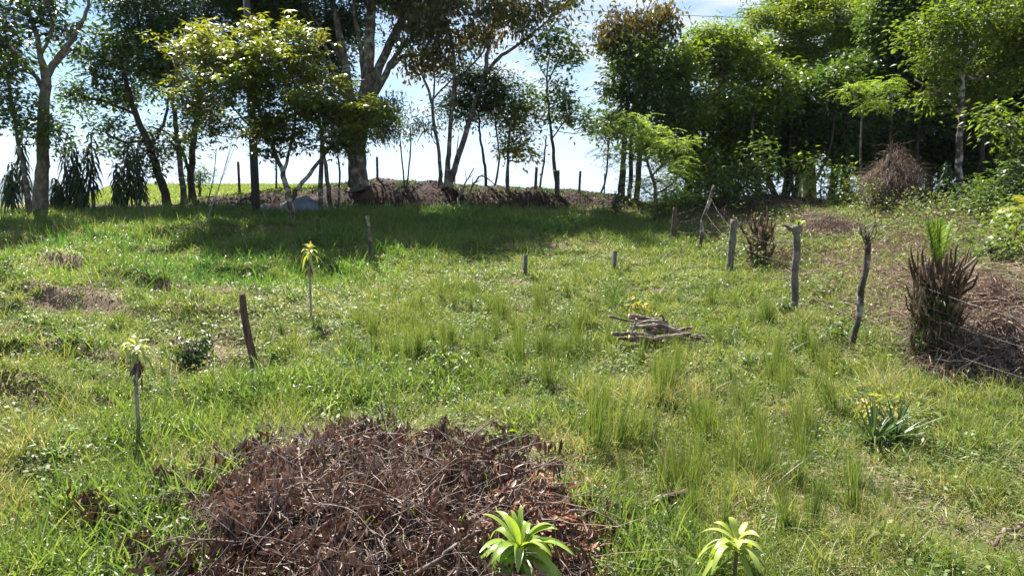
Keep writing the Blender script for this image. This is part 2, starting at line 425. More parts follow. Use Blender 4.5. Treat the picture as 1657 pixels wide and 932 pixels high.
M['litter'] = leaf_mat('dry_litter', [(0.09, 0.055, 0.04), (0.16, 0.10, 0.075), (0.24, 0.165, 0.125), (0.36, 0.28, 0.21)], (1.2, 1, 0.8), 0.12, 0.7, 0.2)
M['twig_pale'] = noise_mat('pale_twig', (0.14, 0.10, 0.08), (0.36, 0.30, 0.26), 12, 0.85, 0.2)
M['twig'] = noise_mat('grey_twig', (0.10, 0.073, 0.06), (0.24, 0.19, 0.165), 12, 0.85, 0.2)
M['twig_dark'] = noise_mat('dark_twig', (0.05, 0.036, 0.028), (0.12, 0.088, 0.07), 12, 0.85, 0.2)
M['bark'] = noise_mat('brown_grey_bark', (0.055, 0.045, 0.036), (0.15, 0.13, 0.105), 7, 0.95, 0.8, 30, (1, 1, 0.35), c3=(0.24, 0.25, 0.20))
M['bark_pale'] = noise_mat('pale_bark', (0.10, 0.086, 0.072), (0.20, 0.178, 0.15), 6, 0.9, 0.7, 30, (1, 1, 0.5), c3=(0.10, 0.085, 0.07))
M['bark_lichen'] = noise_mat('lichen_bark', (0.055, 0.043, 0.034), (0.13, 0.108, 0.088), 9, 0.95, 0.8, 30, (1, 1, 0.5), c3=(0.34, 0.335, 0.30), thr3=(0.52, 0.58))
M['bark_dark'] = noise_mat('dark_bark', (0.03, 0.025, 0.02), (0.08, 0.066, 0.053), 7, 0.95, 0.8, 30, (1, 1, 0.35))
M['wood_post'] = noise_mat('weathered_post_wood', (0.10, 0.087, 0.073), (0.22, 0.20, 0.175), 9, 0.9, 0.9, 25, (3, 3, 0.3), c3=(0.16, 0.20, 0.10))
M['wood_dark'] = noise_mat('dark_post_wood', (0.07, 0.045, 0.032), (0.17, 0.115, 0.085), 10, 0.9, 0.9, 25, (3, 3, 0.4))
M['log'] = noise_mat('log_bark', (0.07, 0.045, 0.034), (0.19, 0.14, 0.11), 9, 0.9, 0.9, 22, c3=(0.28, 0.24, 0.20), thr3=(0.52, 0.6))
M['cut'] = noise_mat('cut_wood', (0.40, 0.29, 0.18), (0.50, 0.40, 0.28), 12, 0.8, 0.1)
M['concrete'] = noise_mat('grey_concrete', (0.075, 0.075, 0.07), (0.13, 0.13, 0.122), 14, 0.9, 0.3)
M['pole'] = noise_mat('pole_wood', (0.035, 0.035, 0.04), (0.075, 0.072, 0.075), 6, 0.85, 0.4, 20, (4, 4, 0.2))
M['sheath'] = noise_mat('palm_sheaths', (0.055, 0.034, 0.022), (0.14, 0.092, 0.06), 8, 0.85, 0.7, 25, (3, 3, 0.4), c3=(0.24, 0.175, 0.11))
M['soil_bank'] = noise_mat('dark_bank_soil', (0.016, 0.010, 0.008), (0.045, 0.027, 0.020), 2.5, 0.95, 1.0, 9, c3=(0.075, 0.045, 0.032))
M['tarp'] = noise_mat('grey_blue_tarp', (0.10, 0.125, 0.17), (0.16, 0.19, 0.24), 3, 0.45, 0.3, 6)
M['sack'] = noise_mat('brown_sack', (0.25, 0.16, 0.14), (0.36, 0.25, 0.21), 6, 0.8, 0.4)
M['orange'] = noise_mat('orange_plastic', (0.45, 0.10, 0.05), (0.55, 0.16, 0.08), 6, 0.5, 0.1)
M['hill'] = noise_mat('forested_hills', (0.035, 0.055, 0.03), (0.07, 0.09, 0.045), 0.004, 0.95, 0.0)
mw = mat_new('wire_steel'); _b = mw.node_tree.nodes.new('ShaderNodeBsdfPrincipled'); _o = mw.node_tree.nodes.new('ShaderNodeOutputMaterial')
_n = mw.node_tree.nodes.new('ShaderNodeTexNoise'); _r = mw.node_tree.nodes.new('ShaderNodeValToRGB'); _n.inputs['Scale'].default_value = 20
_r.color_ramp.elements[0].color = (0.14, 0.10, 0.08, 1); _r.color_ramp.elements[1].color = (0.30, 0.28, 0.26, 1)
mw.node_tree.links.new(_n.outputs[0], _r.inputs[0]); mw.node_tree.links.new(_r.outputs[0], _b.inputs['Base Color'])
_b.inputs['Metallic'].default_value = 0.4; _b.inputs['Roughness'].default_value = 0.5; mw.node_tree.links.new(_b.outputs[0], _o.inputs[0])
M['wire'] = mw
M['cable'] = noise_mat('black_cable', (0.03, 0.03, 0.035), (0.06, 0.06, 0.065), 5, 0.6, 0)

# the ground: soil, dry litter, moss and thin grass mixed by noise; 'tint' carries where bare soil lies
def ground_material():
    m = mat_new('ground_soil_and_turf'); nt = m.node_tree; L = nt.links; N = nt.nodes.new
    out = N('ShaderNodeOutputMaterial'); b = N('ShaderNodeBsdfPrincipled'); geo = N('ShaderNodeNewGeometry')
    at = N('ShaderNodeAttribute'); at.attribute_name = 'tint'; sp = N('ShaderNodeSeparateColor'); L.new(at.outputs['Color'], sp.inputs[0])
    def noise(s, d=6, r=0.6):
        n = N('ShaderNodeTexNoise'); n.inputs['Scale'].default_value = s; n.inputs['Detail'].default_value = d; n.inputs['Roughness'].default_value = r
        L.new(geo.outputs['Position'], n.inputs['Vector']); return n.outputs[0]
    def rng(x, a, b_):
        r = N('ShaderNodeMapRange'); r.inputs[1].default_value = a; r.inputs[2].default_value = b_; L.new(x, r.inputs[0]); return r.outputs[0]
    def mixc(f, a, b_):
        x = N('ShaderNodeMix'); x.data_type = 'RGBA'; L.new(f, x.inputs[0])
        for s, v in ((6, a), (7, b_)):
            if isinstance(v, tuple): x.inputs[s].default_value = (*v, 1)
            else: L.new(v, x.inputs[s])
        return x.outputs[2]
    green = mixc(rng(noise(9), 0.35, 0.65), (0.040, 0.066, 0.018), (0.09, 0.125, 0.034))
    dry = mixc(rng(noise(22), 0.4, 0.6), (0.085, 0.058, 0.04), (0.22, 0.175, 0.12))
    g = mixc(rng(noise(3.0), 0.48, 0.62), green, dry)
    soil = mixc(rng(noise(11), 0.35, 0.65), (0.06, 0.035, 0.024), (0.15, 0.09, 0.062))
    litter = mixc(rng(noise(35), 0.4, 0.62), soil, (0.26, 0.19, 0.145))
    g2 = mixc(sp.outputs[0], g, litter)
    far = mixc(rng(noise(0.6), 0.4, 0.6), (0.16, 0.22, 0.04), (0.21, 0.26, 0.06))
    g3 = mixc(sp.outputs[1], g2, far)
    L.new(g3, b.inputs['Base Color']); b.inputs['Roughness'].default_value = 0.95; b.inputs['Specular IOR Level'].default_value = 0.15
    bp = N('ShaderNodeBump'); bp.inputs['Strength'].default_value = 0.9; bp.inputs['Distance'].default_value = 0.04
    L.new(noise(28, 8, 0.7), bp.inputs['Height']); L.new(bp.outputs[0], b.inputs['Normal']); L.new(b.outputs[0], out.inputs[0])
    return m
M['ground'] = ground_material()

# ------------------------------------------------------------------ the ground
# regions of the ground (metres), found from where they lie on the slope
def fence_side(X, Y):
    """> 0 on the slashed ground beyond the wire fence"""
    fx = np.interp(Y, [6, 8.5, 11.0, 13.6, 17.0, 22.0, 27], [7.6, 6.3, 5.7, 5.7, 5.6, 5.3, 4.4])
    return X - fx
def litter_mask(X, Y):
    s = smooth(0.2, 1.6, fence_side(X, Y)) * smooth(6.5, 8.2, Y)
    return s
def soil_mask(X, Y):
    m = litter_mask(X, Y) * (0.55 + 0.45 * smooth(0.35, 0.6, fbm(X * 0.7, Y * 0.7, 31, 3)))
    f = Y * 0.62 + 0.25 * X * 0.3 + 1.5 * fbm(X * 0.33, Y * 0.33, 23, 3); f = f - np.floor(f)
    m = np.maximum(m, 0.85 * np.where(f < 0.20, 1.0, 0.0) * smooth(-3.5, -7.0, X) * smooth(24, 21, Y) * smooth(0.42, 0.55, fbm(X * .9, Y * .9, 37, 3)))
    for (px, py, rx, ry, a) in BARE:
        c = ghit(px, py); m = np.maximum(m, a * np.clip(1.5 * gauss(X, Y, c[0], c[1], rx, ry), 0, 1))
    m = np.maximum(m, smooth(25.5, 27.0, Y) * smooth(33, 31, Y))
    m = np.maximum(m, 0.5 * smooth(0.60, 0.72, fbm(X * 0.9, Y * 0.9, 51, 4)))
    return m
BARE = [(915, 398, 1.7, 0.35, 1), (1000, 402, 1.6, 0.5, .9), (800, 388, 0.7, 0.25, .8), (590, 800, 1.6, 1.2, 1), (80, 440, 0.9, 0.5, .8), (200, 400, 0.9, 0.4, .5),
        (330, 560, 0.6, 0.5, .9), (160, 660, 0.5, 0.3, .8), (310, 610, 0.45, 0.5, 1), (720, 400, 1.3, 0.35, .6), (470, 395, 0.8, 0.3, 0.6), (90, 470, 0.7, 0.4, .8),
        (1060, 470, 0.25, 0.12, 1), (1330, 640, 0.6, 0.3, .5), (1230, 830, 0.5, 0.3, .8), (850, 460, 0.3, 0.15, .8), (900, 560, .5, .3, .4), (1060,860,.5,.3,.8)]
def axis(segs):
    out = []
    for a, b, s in segs:
        out.append(np.arange(a, b, s))
    return np.unique(np.concatenate(out + [np.array([segs[-1][1]])]))
xs = axis([(-6000, -1200, 800), (-1200, -200, 100), (-200, -60, 12), (-60, -32, 2.0), (-32, -20, 0.4), (-20, 20, 0.12), (20, 32, 0.5), (32, 60, 3), (60, 200, 15), (200, 1200, 100), (1200, 6000, 800)])
ys = axis([(-400, -40, 40), (-40, 0, 4), (0, 3, 0.5), (3, 14, 0.1), (14, 34, 0.16), (34, 90, 1.2), (90, 260, 10), (260, 1200, 90), (1200, 7000, 700)])
GX, GY = np.meshgrid(xs, ys)
GZ = ground_z(GX, GY)
nx, ny = len(xs), len(ys)
i = np.arange(ny - 1)[:, None] * nx + np.arange(nx - 1)[None]
quads = np.stack([i, i + 1, i + nx + 1, i + nx], -1).reshape(-1, 4)
cc = np.zeros((nx * ny, 2)); cc[:, 0] = soil_mask(GX, GY).ravel(); cc[:, 1] = smooth(31, 36, GY).ravel()
gmb = MB(); gmb.add(np.stack([GX, GY, GZ], -1).reshape(-1, 3), quads, None, cc)
ground = gmb.build('ground', M['ground'], smooth_shade=True); tag(ground, kind='structure')

# far hills, only seen low at the left
hmb = MB()
hx = np.linspace(-5600, -1500, 60)
rows = []
for k, yy in enumerate(np.linspace(2300, 3900, 9)):
    prof_ = [0, .35, .65, .85, 1.0, 1.05, 1.0, .6, 0][k]
    hz = -40 + prof_ * (150 + 90 * (fbm(hx / 420, hx * 0 + yy / 900, 5, 4) - 0.5)) * smooth(-1850, -2250, hx)
    rows.append(np.stack([hx, np.full_like(hx, yy), hz], -1))
hv = np.array(rows).reshape(-1, 3); i = np.arange(8)[:, None] * 60 + np.arange(59)[None]
hmb.add(hv, np.stack([i, i + 1, i + 61, i + 60], -1).reshape(-1, 4))
tag(hmb.build('hills', M['hill'], smooth_shade=True), kind='structure')

# the dark earth bank on the crest
def bank_height(X):
    h = np.interp(X, [-14.5, -13, -10.5, -8.8, -6.5, -3.5, -1.5, 0.5, 3.0, 4.8, 6.0], [0.0, 0.35, 0.62, 0.75, 1.05, 1.02, 0.85, 0.72, 0.62, 0.42, 0.0])
    return h * (0.88 + 0.3 * fbm(X * 0.9, X * 0 + 3, 71, 3))
bx = np.arange(-14.5, 6.05, 0.1); bt = np.linspace(0, 1, 26)
BXg, BTg = np.meshgrid(bx, bt)
prof_ = np.interp(BTg, [0, 0.12, 0.3, 0.45, 0.6, 0.8, 1], [0, 0.25, 0.78, 0.97, 1.0, 0.75, -0.1])
BYg = 27.3 + BTg * 4.6 + 0.35 * (fbm(BXg * 0.5, BXg * 0, 61, 2) - 0.5)
BZg = np.interp(BYg, PY, PZ) - 0.06 + bank_height(BXg) * prof_ + 0.22 * (fbm(BXg * 1.6, BYg * 1.6, 63, 4) - 0.5) * smooth(0, 0.1, BTg) * smooth(0, 0.25, bank_height(BXg))
def bank_z(X, Y):
    t = np.clip((Y - 27.3) / 4.6, 0, 1)
    p = np.interp(t, [0, 0.12, 0.3, 0.45, 0.6, 0.8, 1], [0, 0.25, 0.78, 0.97, 1.0, 0.75, -0.1])
    inside = (X > -14.5) & (X < 6.0) & (Y > 27.3) & (Y < 31.8)
    return np.maximum(ground_z(X, Y), np.where(inside, np.interp(Y, PY, PZ) - 0.06 + bank_height(X) * p, -99))
nbx = len(bx); i = np.arange(25)[:, None] * nbx + np.arange(nbx - 1)[None]
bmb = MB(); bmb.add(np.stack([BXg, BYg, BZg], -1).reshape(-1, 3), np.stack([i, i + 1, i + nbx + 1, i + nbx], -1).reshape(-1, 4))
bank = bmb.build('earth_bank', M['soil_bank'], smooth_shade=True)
tag(bank, kind='structure')


# ------------------------------------------------------------------ trees
UP = np.array([0, 0, 1.0])
def rand_dirs(n, zs=1.0):
    d = R.normal(size=(n, 3)); d[:, 2] *= zs
    return nrm(d)
def crown_leaves(mb, C, m, sig, L, W, kind='whorl', flat=0.6, droop=0.2, crnd=None):
    """clusters of leaves round the twig ends C"""
    n = len(C); cr = (R.random(n) if crnd is None else crnd)
    c = np.repeat(C, m, 0); rn = np.clip(0.62 * np.repeat(cr, m) + 0.38 * R.random(n * m), 0, 1)
    if kind == 'whorl':
        off = R.normal(size=(n * m, 3)) * sig * np.array([1, 1, flat])
        p = c + off
        D = nrm(off / sig * 0.6 + R.normal(size=off.shape) * 0.7) ; D[:, 2] = D[:, 2] * 0.5 - droop
        N_ = UP + R.normal(size=off.shape) * 0.45
        leafquads(mb, p, D, N_, L * R.uniform(0.7, 1.25, n * m), W * R.uniform(0.75, 1.2, n * m), 0.18, rn)
    elif kind == 'rosette':        # palmate whorls, several rosettes in each cluster
        k = 6; nr = max(1, m // k)
        rc = np.repeat(C, nr, 0) + R.normal(size=(n * nr, 3)) * sig * np.array([1, 1, flat])
        cr2 = np.repeat(cr, nr)
        ang = R.random((n * nr, 1)) * 6.28 + np.arange(k)[None] * (6.28 / k) + R.normal(0, 0.15, (n * nr, k))
        tilt = R.normal(size=(n * nr, 3)) * 0.45
        D = np.stack([np.cos(ang), np.sin(ang), np.full_like(ang, -droop) + R.normal(0, .2, ang.shape)], -1) + 0
        D = D + (tilt[:, None, :] * D).sum(-1, keepdims=True) * UP * 0.8
        D = D.reshape(-1, 3); p = np.repeat(rc, k, 0) + nrm(D) * L * 0.15
        rn = np.clip(0.65 * np.repeat(cr2, k) + 0.35 * R.random(len(D)), 0, 1)
        leafquads(mb, p, D, UP + R.normal(size=D.shape) * 0.25, L * R.uniform(0.75, 1.2, len(D)), W * R.uniform(0.8, 1.2, len(D)), 0.15, rn)
    elif kind == 'feather':        # twice divided sprays: leaflets in rows along flat fronds
        nf = max(3, m // 22); k = 22
        ang = R.random((n, nf)) * 6.28
        D = np.stack([np.cos(ang), np.sin(ang), R.normal(0.0, 0.22, ang.shape)], -1).reshape(-1, 3)
        Sd = nrm(np.cross(D, UP)); base = np.repeat(C, nf, 0) + R.normal(size=(n * nf, 3)) * sig * 0.35 * np.array([1, 1, 0.5])
        t = np.linspace(0.12, 1, k // 2); t = np.repeat(t, 2); sg = np.tile([1, -1], k // 2)
        LL = sig * 1.7
        p = base[:, None] + D[:, None] * (t * LL)[None, :, None] - UP * (t ** 2 * LL * droop)[None, :, None]
        d = Sd[:, None] * sg[None, :, None] + D[:, None] * 0.5 + R.normal(0, 0.12, (n * nf, k, 3))
        rn = np.repeat(np.clip(0.7 * np.repeat(cr, nf) + 0.3 * R.random(n * nf), 0, 1), k)
        leafquads(mb, p.reshape(-1, 3), d.reshape(-1, 3), UP + R.normal(size=(n * nf * k, 3)) * 0.3, L, W, 0.1, rn)
    elif kind == 'hang':           # narrow hanging leaves
        p = c + R.normal(size=(n * m, 3)) * sig * np.array([1, 1, flat])
        D = R.normal(size=(n * m, 3)) * 0.5 ; D[:, 2] -= 0.75
        leafquads(mb, p, D, R.normal(size=(n * m, 3)), L * R.uniform(0.7, 1.2, n * m), W * R.uniform(0.8, 1.2, n * m), 0.2, rn)

LEAF = {  # kind, leaves in a cluster, cluster size, leaf length, width, flatness, droop
    'oval': ('whorl', 25, 0.28, 0.235, 0.10, 0.72, 0.25),
    'small': ('whorl', 34, 0.28, 0.175, 0.08, 0.72, 0.2),
    'big': ('whorl', 16, 0.36, 0.30, 0.13, 0.8, 0.45),
    'bronze': ('hang', 22, 0.30, 0.24, 0.10, 0.8, 0.5),
    'whorl': ('rosette', 30, 0.27, 0.215, 0.082, 0.5, 0.3),
    'feather': ('feather', 154, 0.34, 0.095, 0.036, 0.3, 0.35),
    'mango': ('hang', 40, 0.26, 0.22, 0.05, 0.8, 0.3),
}
def gz1(x, y): return float(bank_z(np.array([x]), np.array([y]))[0])
def tree(name, label, Y, stems, blobs, leaf, mat, bark='bark', group=None, dens=1.0, cat='tree', seed=0, twig=True, bare=None, lscale=1.0, depth=0.8):
    """stems: list of paths of (px, py, radius[, dY]); the first point of a path whose first radius is > 0 and which is a root stands on the ground.
    blobs: (px, py, rx_px, ry_px[, dY[, tint]]) lobes of the crown"""
    global R
    R = np.random.default_rng(1000 + seed)
    tb = MB(); nodes = []; paths = []
    root = None
    for si, st in enumerate(stems):
        pts = []; rad = []
        for k, s in enumerate(st):
            dY = s[3] if len(s) > 3 else 0
            p = P(s[0], s[1], Y + dY)
            pts.append(p); rad.append(s[2])
        if root is None or st[0][1] > 285 and abs(pts[0][2] - root[2]) < 0.6:
            g = gz1(pts[0][0], pts[0][1]); pts[0] = np.array([pts[0][0], pts[0][1], g - 0.12])
            if root is None: root = np.array([pts[0][0], pts[0][1], g])
        a = smooth_path(np.concatenate([np.array(pts), np.array(rad)[:, None]], 1), 5)
        xyz = a[:, :3].copy(); rr = a[:, 3]
        xyz[1:-1] += R.normal(0, 0.018, xyz[1:-1].shape) * np.minimum(1, 12 * rr[1:-1, None])
        if si == 0 and rr[0] > 0.1:
            rr = rr.copy(); rr[0] *= 1.5; rr[1] *= 1.12
        tube(tb, xyz, np.maximum(rr, 0.008), 10 if rad[0] > 0.2 else 7, 0.5, 0.07)
        nodes.append(xyz[2:]); paths.append(np.concatenate([xyz, rr[:, None]], 1)[2:])
    allp = np.concatenate(paths)
    kind, m, sig, L, W, flat, droop = LEAF[leaf]
    L *= lscale; W *= lscale
    cb = MB(); C_all = []; CR = []
    for b in blobs:
        dY = b[4] if len(b) > 4 else R.normal(0, 0.5); tint = b[5] if len(b) > 5 else None
        c = P(b[0], b[1], Y + dY); sc = (Y + dY) / F
        rx = b[2] * sc; rz = b[3] * sc; ry = max(rx, rz) * depth
        vol = rx * ry * rz
        nc = int(max(6, dens * 12.0 * (rx * rz) ** 0.5 * (rx * rz) ** 0.5 / (sig * sig) * 0.30 * (1 + ry)))
        ns_ = max(4, nc // 9); d = rand_dirs(ns_); rr = R.random((ns_, 1)) ** (1 / 2.6)
        sub = c + d * rr * np.array([rx, ry, rz]) * np.clip(1 + R.normal(0, 0.15, (ns_, 1)), .6, 1.3)
        cen = sub[R.integers(ns_, size=nc)] + R.normal(0, 1, (nc, 3)) * np.array([.36, .36, .25]) * min(1.0, .35 + .45 * min(rx, rz) / .6)
        # a lobed outline: thin out by a coarse noise
        keep = vnoise(cen[:, 0] * 1.1 + cen[:, 1] * 0.7, cen[:, 2] * 1.3 + cen[:, 1] * 0.5, seed) > 0.22
        cen = cen[keep] if keep.sum() > 3 else cen
        C_all.append(cen)
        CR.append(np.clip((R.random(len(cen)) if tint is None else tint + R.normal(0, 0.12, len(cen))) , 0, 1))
        # limb from the nearest lower point of the stems to the lobe
        dd = np.linalg.norm(allp[:, :3] - c, axis=1) + 1.5 * np.maximum(0, allp[:, 2] - c[2] + 0.2)
        j = int(np.argmin(dd)); a0 = allp[j, :3]; r0 = min(allp[j, 3] * 0.6, 0.02 + 0.025 * np.linalg.norm(c - a0))
        mid = (a0 + c) / 2 + np.array([R.normal(0, .15), R.normal(0, .15), -0.12 * np.linalg.norm(c - a0)])
        br = smooth_path([a0, mid, c], 4, 0.03)
        tube(tb, br, np.linspace(r0, max(0.012, r0 * 0.35), len(br)), 5, 0.5, 0.1)
        if twig and len(cen):
            sel = cen
            jj = np.argmin(((sel[:, None] - br[None, 2:]) ** 2).sum(-1) + 0.3 * np.maximum(0, br[None, 2:, 2] - sel[:, None, 2]), 1)
            s0 = br[2:][jj]; md = (s0 + sel) / 2 + R.normal(0, 0.08, s0.shape)
            prisms(tb, s0, md, 0.016, 0.011); prisms(tb, md, sel, 0.011, 0.005)
    T = thing(name, tuple(root), label, cat, group)
    T['_'] = 0; del T['_']
    tr = tb.build('trunk', M[bark], None, tuple(root), True); tr.parent = T; tr.location = (0, 0, 0)
    if C_all:
        C = np.concatenate(C_all)
        crown_leaves(cb, C, m, sig, L, W, kind, flat, droop, np.concatenate(CR))
        cr = cb.build('crown', M[mat], None, tuple(root)); cr.parent = T; cr.location = (0, 0, 0)
    return T

# --- left side
tree('broadleaf_tree', 'tall pale-trunked tree with forked limbs and sparse big dark leaves at the far left', 26,
     [[(62, 345, .30), (68, 280, .23), (70, 200, .20), (74, 125, .17)],
      [(74, 128, .13), (92, 98, .12), (118, 62, .09), (140, 20, .06), (147, -30, .04)],
      [(74, 128, .13), (66, 95, .11), (57, 50, .08), (35, -10, .05), (30, -50, .03)],
      [(72, 150, .09), (55, 120, .08), (25, 85, .06), (-30, 30, .04)],
      [(66, 90, .07), (84, 50, .05), (78, 0, .04)], [(92, 98, .05), (112, 80, .04), (105, 35, .03)]],
     [(40, 30, 55, 35), (5, 75, 35, 32), (85, 10, 40, 22), (100, 55, 18, 20), (30, 75, 35, 20), (-40, 40, 50, 40), (15, 100, 30, 10)],
     'big', 'leaf_dark', 'bark_pale', seed=1, dens=1.15)
tree('leaning_tree', 'thin leaning tree with yellow-green leaves beside the pale forked trunk', 25.3,
     [[(50, 348, .09), (42, 290, .08), (28, 220, .06), (14, 140, .05), (5, 90, .03)], [(28, 220, .04), (60, 190, .03), (88, 210, .02)]],
     [(15, 165, 35, 40), (72, 225, 26, 30), (85, 190, 14, 26), (15, 120, 30, 20)], 'oval', 'leaf_mid', 'bark', seed=2, dens=.8)
tree('curving_tree', 'green spreading tree on a dark trunk that curves to the left', 29.3,
     [[(272, 328, .19), (262, 296, .17), (243, 240, .15), (218, 180, .12), (203, 130, .09), (195, 80, .05)], [(218, 185, .07), (170, 165, .05), (135, 160, .03)], [(243, 240, .08), (268, 190, .06), (275, 130, .04)]],
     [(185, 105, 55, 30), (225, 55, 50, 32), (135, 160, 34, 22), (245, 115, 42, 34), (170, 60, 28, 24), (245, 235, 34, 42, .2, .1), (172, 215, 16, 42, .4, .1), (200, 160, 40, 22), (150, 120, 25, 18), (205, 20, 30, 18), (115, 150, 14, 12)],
     'oval', 'leaf_mid', 'bark_dark', seed=3, dens=.7)
tree('slender_tree', 'slender grey tree with a high narrow crown, left of the twin dark trunk', 29.3,
     [[(299, 328, .13), (291, 260, .11), (280, 165, .09), (266, 85, .07), (243, 20, .05), (220, -30, .03)], [(271, 110, .05), (240, 60, .04), (200, 0, .03)]],
     [(245, 5, 50, 28), (290, 35, 35, 30), (200, -15, 50, 25), (285, 100, 30, 35), (300, -20, 60, 25)], 'small', 'leaf_dark', 'bark', seed=4, dens=.8)
tree('twin_stemmed_tree', 'dark bushy tree on two stems, right of the slender grey one', 29.8,
     [[(313, 328, .17), (309, 280, .14), (318, 190, .11), (324, 120, .09), (335, 30, .06), (340, -40, .04)], [(309, 290, .08), (292, 240, .07), (270, 215, .05), (240, 205, .03)]],
     [(325, 175, 40, 36), (340, 105, 45, 40), (360, 20, 55, 30), (300, 215, 24, 22), (310, 60, 35, 30), (390, -20, 60, 35), (370, 60, 30, 30)], 'small', 'leaf_dark', 'bark_dark', seed=5, dens=.75)
tree('small_round_tree', 'small round dark-green tree out on the bright meadow', 40,
     [[(322, 303, .09), (323, 292, .07), (325, 282, .05)]], [(318, 288, 16, 10, 0), (332, 286, 12, 8, 0)], 'small', 'leaf_mid', 'bark', seed=6, dens=1.3)
tree('front_tree', 'lichen-covered forked tree with a broad yellow-green crown, nearest of the trees', 23.0,
     [[(472, 378, .14), (471, 350, .12), (470, 322, .115)],
      [(470, 326, .10), (462, 300, .09), (450, 262, .075), (432, 215, .06), (412, 150, .045), (405, 80, .03)],
      [(471, 326, .085), (486, 300, .075), (512, 268, .06), (545, 225, .045), (585, 190, .03)],
      [(456, 285, .06), (472, 230, .05), (482, 160, .04), (492, 90, .025)], [(440, 235, .045), (395, 195, .035), (340, 130, .025)]],
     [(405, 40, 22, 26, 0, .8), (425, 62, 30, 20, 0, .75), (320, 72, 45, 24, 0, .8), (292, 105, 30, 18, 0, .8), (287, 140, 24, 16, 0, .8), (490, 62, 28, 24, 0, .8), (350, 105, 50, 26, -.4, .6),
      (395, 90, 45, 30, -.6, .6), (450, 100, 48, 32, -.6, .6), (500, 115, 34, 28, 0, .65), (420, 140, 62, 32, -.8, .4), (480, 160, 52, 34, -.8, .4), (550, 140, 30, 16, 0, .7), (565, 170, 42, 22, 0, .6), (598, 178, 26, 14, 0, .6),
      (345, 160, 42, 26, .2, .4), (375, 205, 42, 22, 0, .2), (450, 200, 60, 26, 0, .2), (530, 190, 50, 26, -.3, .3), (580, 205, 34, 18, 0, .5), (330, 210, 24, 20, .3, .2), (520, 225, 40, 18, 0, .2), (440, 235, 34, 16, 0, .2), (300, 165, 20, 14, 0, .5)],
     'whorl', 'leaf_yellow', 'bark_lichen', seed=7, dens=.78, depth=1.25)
tree('giant_shade_tree', 'massive thick-trunked tree with many rising limbs and a dark crown out of the picture', 29,
     [[(584, 322, .50), (580, 290, .40), (578, 240, .37), (584, 190, .34)],
      [(580, 215, .22), (566, 150, .19), (555, 80, .15), (540, 10, .11), (530, -60, .07)],
      [(584, 195, .27), (594, 130, .25), (598, 60, .21), (603, -20, .17), (605, -90, .1)],
      [(584, 195, .22), (604, 140, .2), (622, 90, .17), (645, 40, .14), (672, -20, .1)],
      [(586, 190, .16), (612, 142, .14), (630, 112, .12), (652, 92, .09), (690, 88, .05), (715, 70, .03)],
      [(618, 130, .1), (640, 90, .09), (668, 62, .07), (700, 30, .05)],
      [(590, 160, .12), (585, 90, .1), (575, 30, .08), (570, -40, .05)],
      [(560, 110, .09), (530, 60, .07), (500, 20, .05), (470, -20, .03)],
      [(556, 150, .08), (536, 105, .06), (520, 55, .04)]],
     [(470, 15, 60, 32, .5), (545, 25, 45, 36, .8), (420, -5, 70, 32, 1), (540, 95, 38, 36, 1.), (555, 140, 24, 26, 1), (640, -15, 60, 24), (500, -90, 120, 45), (640, -90, 110, 45), (370, 5, 60, 22, 1.5), (520, 60, 50, 30, 1.2), (490, 110, 30, 26, 1.5),
      (580, -30, 70, 40), (645, 10, 28, 12), (655, 75, 14, 8), (700, 85, 12, 6), (560, 180, 22, 20, 1), (450, 50, 40, 24, 1.4), (600, 190, 16, 14, -1)],
     'small', 'leaf_dark', 'bark', seed=8, dens=.75, lscale=1.15)
tree('drooping_leaf_tree', 'small dark tree with hanging narrow leaves on two thin stems, right of the massive trunk', 28.6,
     [[(655, 292, .035), (650, 255, .03), (645, 205, .02)], [(657, 292, .035), (664, 245, .03), (664, 205, .02)], [(645, 215, .03), (610, 205, .03), (585, 210, .02)]],
     [(640, 192, 38, 22), (676, 212, 16, 20), (600, 200, 28, 22), (620, 170, 20, 12), (560, 215, 30, 20)], 'mango', 'leaf_dark', 'bark_dark', seed=9, dens=.9)
tree('three_stemmed_tree', 'three-stemmed tree on the bank with bronze-brown leaves and a long limb to the right', 29,
     [[(714, 308, .11), (711, 262, .075), (701, 190, .065), (697, 160, .06), (685, 125, .05), (672, 102, .035)], [(700, 168, .045), (703, 130, .035), (701, 85, .025)],
      [(721, 308, .16), (726, 250, .10), (731, 180, .085), (736, 120, .075), (730, 60, .05), (715, 10, .03)],
      [(733, 150, .05), (752, 118, .045), (782, 84, .035), (790, 50, .02)],
      [(724, 310, .17), (742, 252, .125), (764, 185, .11), (783, 122, .10), (789, 80, .08), (800, 30, .05), (808, -20, .03)],
      [(783, 125, .085), (806, 96, .075), (840, 72, .06), (868, 50, .05), (900, 22, .03)], [(697, 165, .04), (715, 145, .035), (735, 125, .03)]],
     [(690, 82, 34, 26), (722, 45, 48, 30), (668, 50, 30, 30), (765, 25, 55, 26), (825, 25, 45, 22), (885, 10, 42, 20), (735, 95, 26, 14), (785, 62, 24, 16), (700, 5, 45, 20), (925, 5, 18, 12), (830, -35, 80, 26), (720, -35, 80, 26), (850, 45, 22, 10), (672, 100, 16, 10), (745, 70, 30, 20)],
     'bronze', 'leaf_brown', 'bark', seed=10, dens=.78)
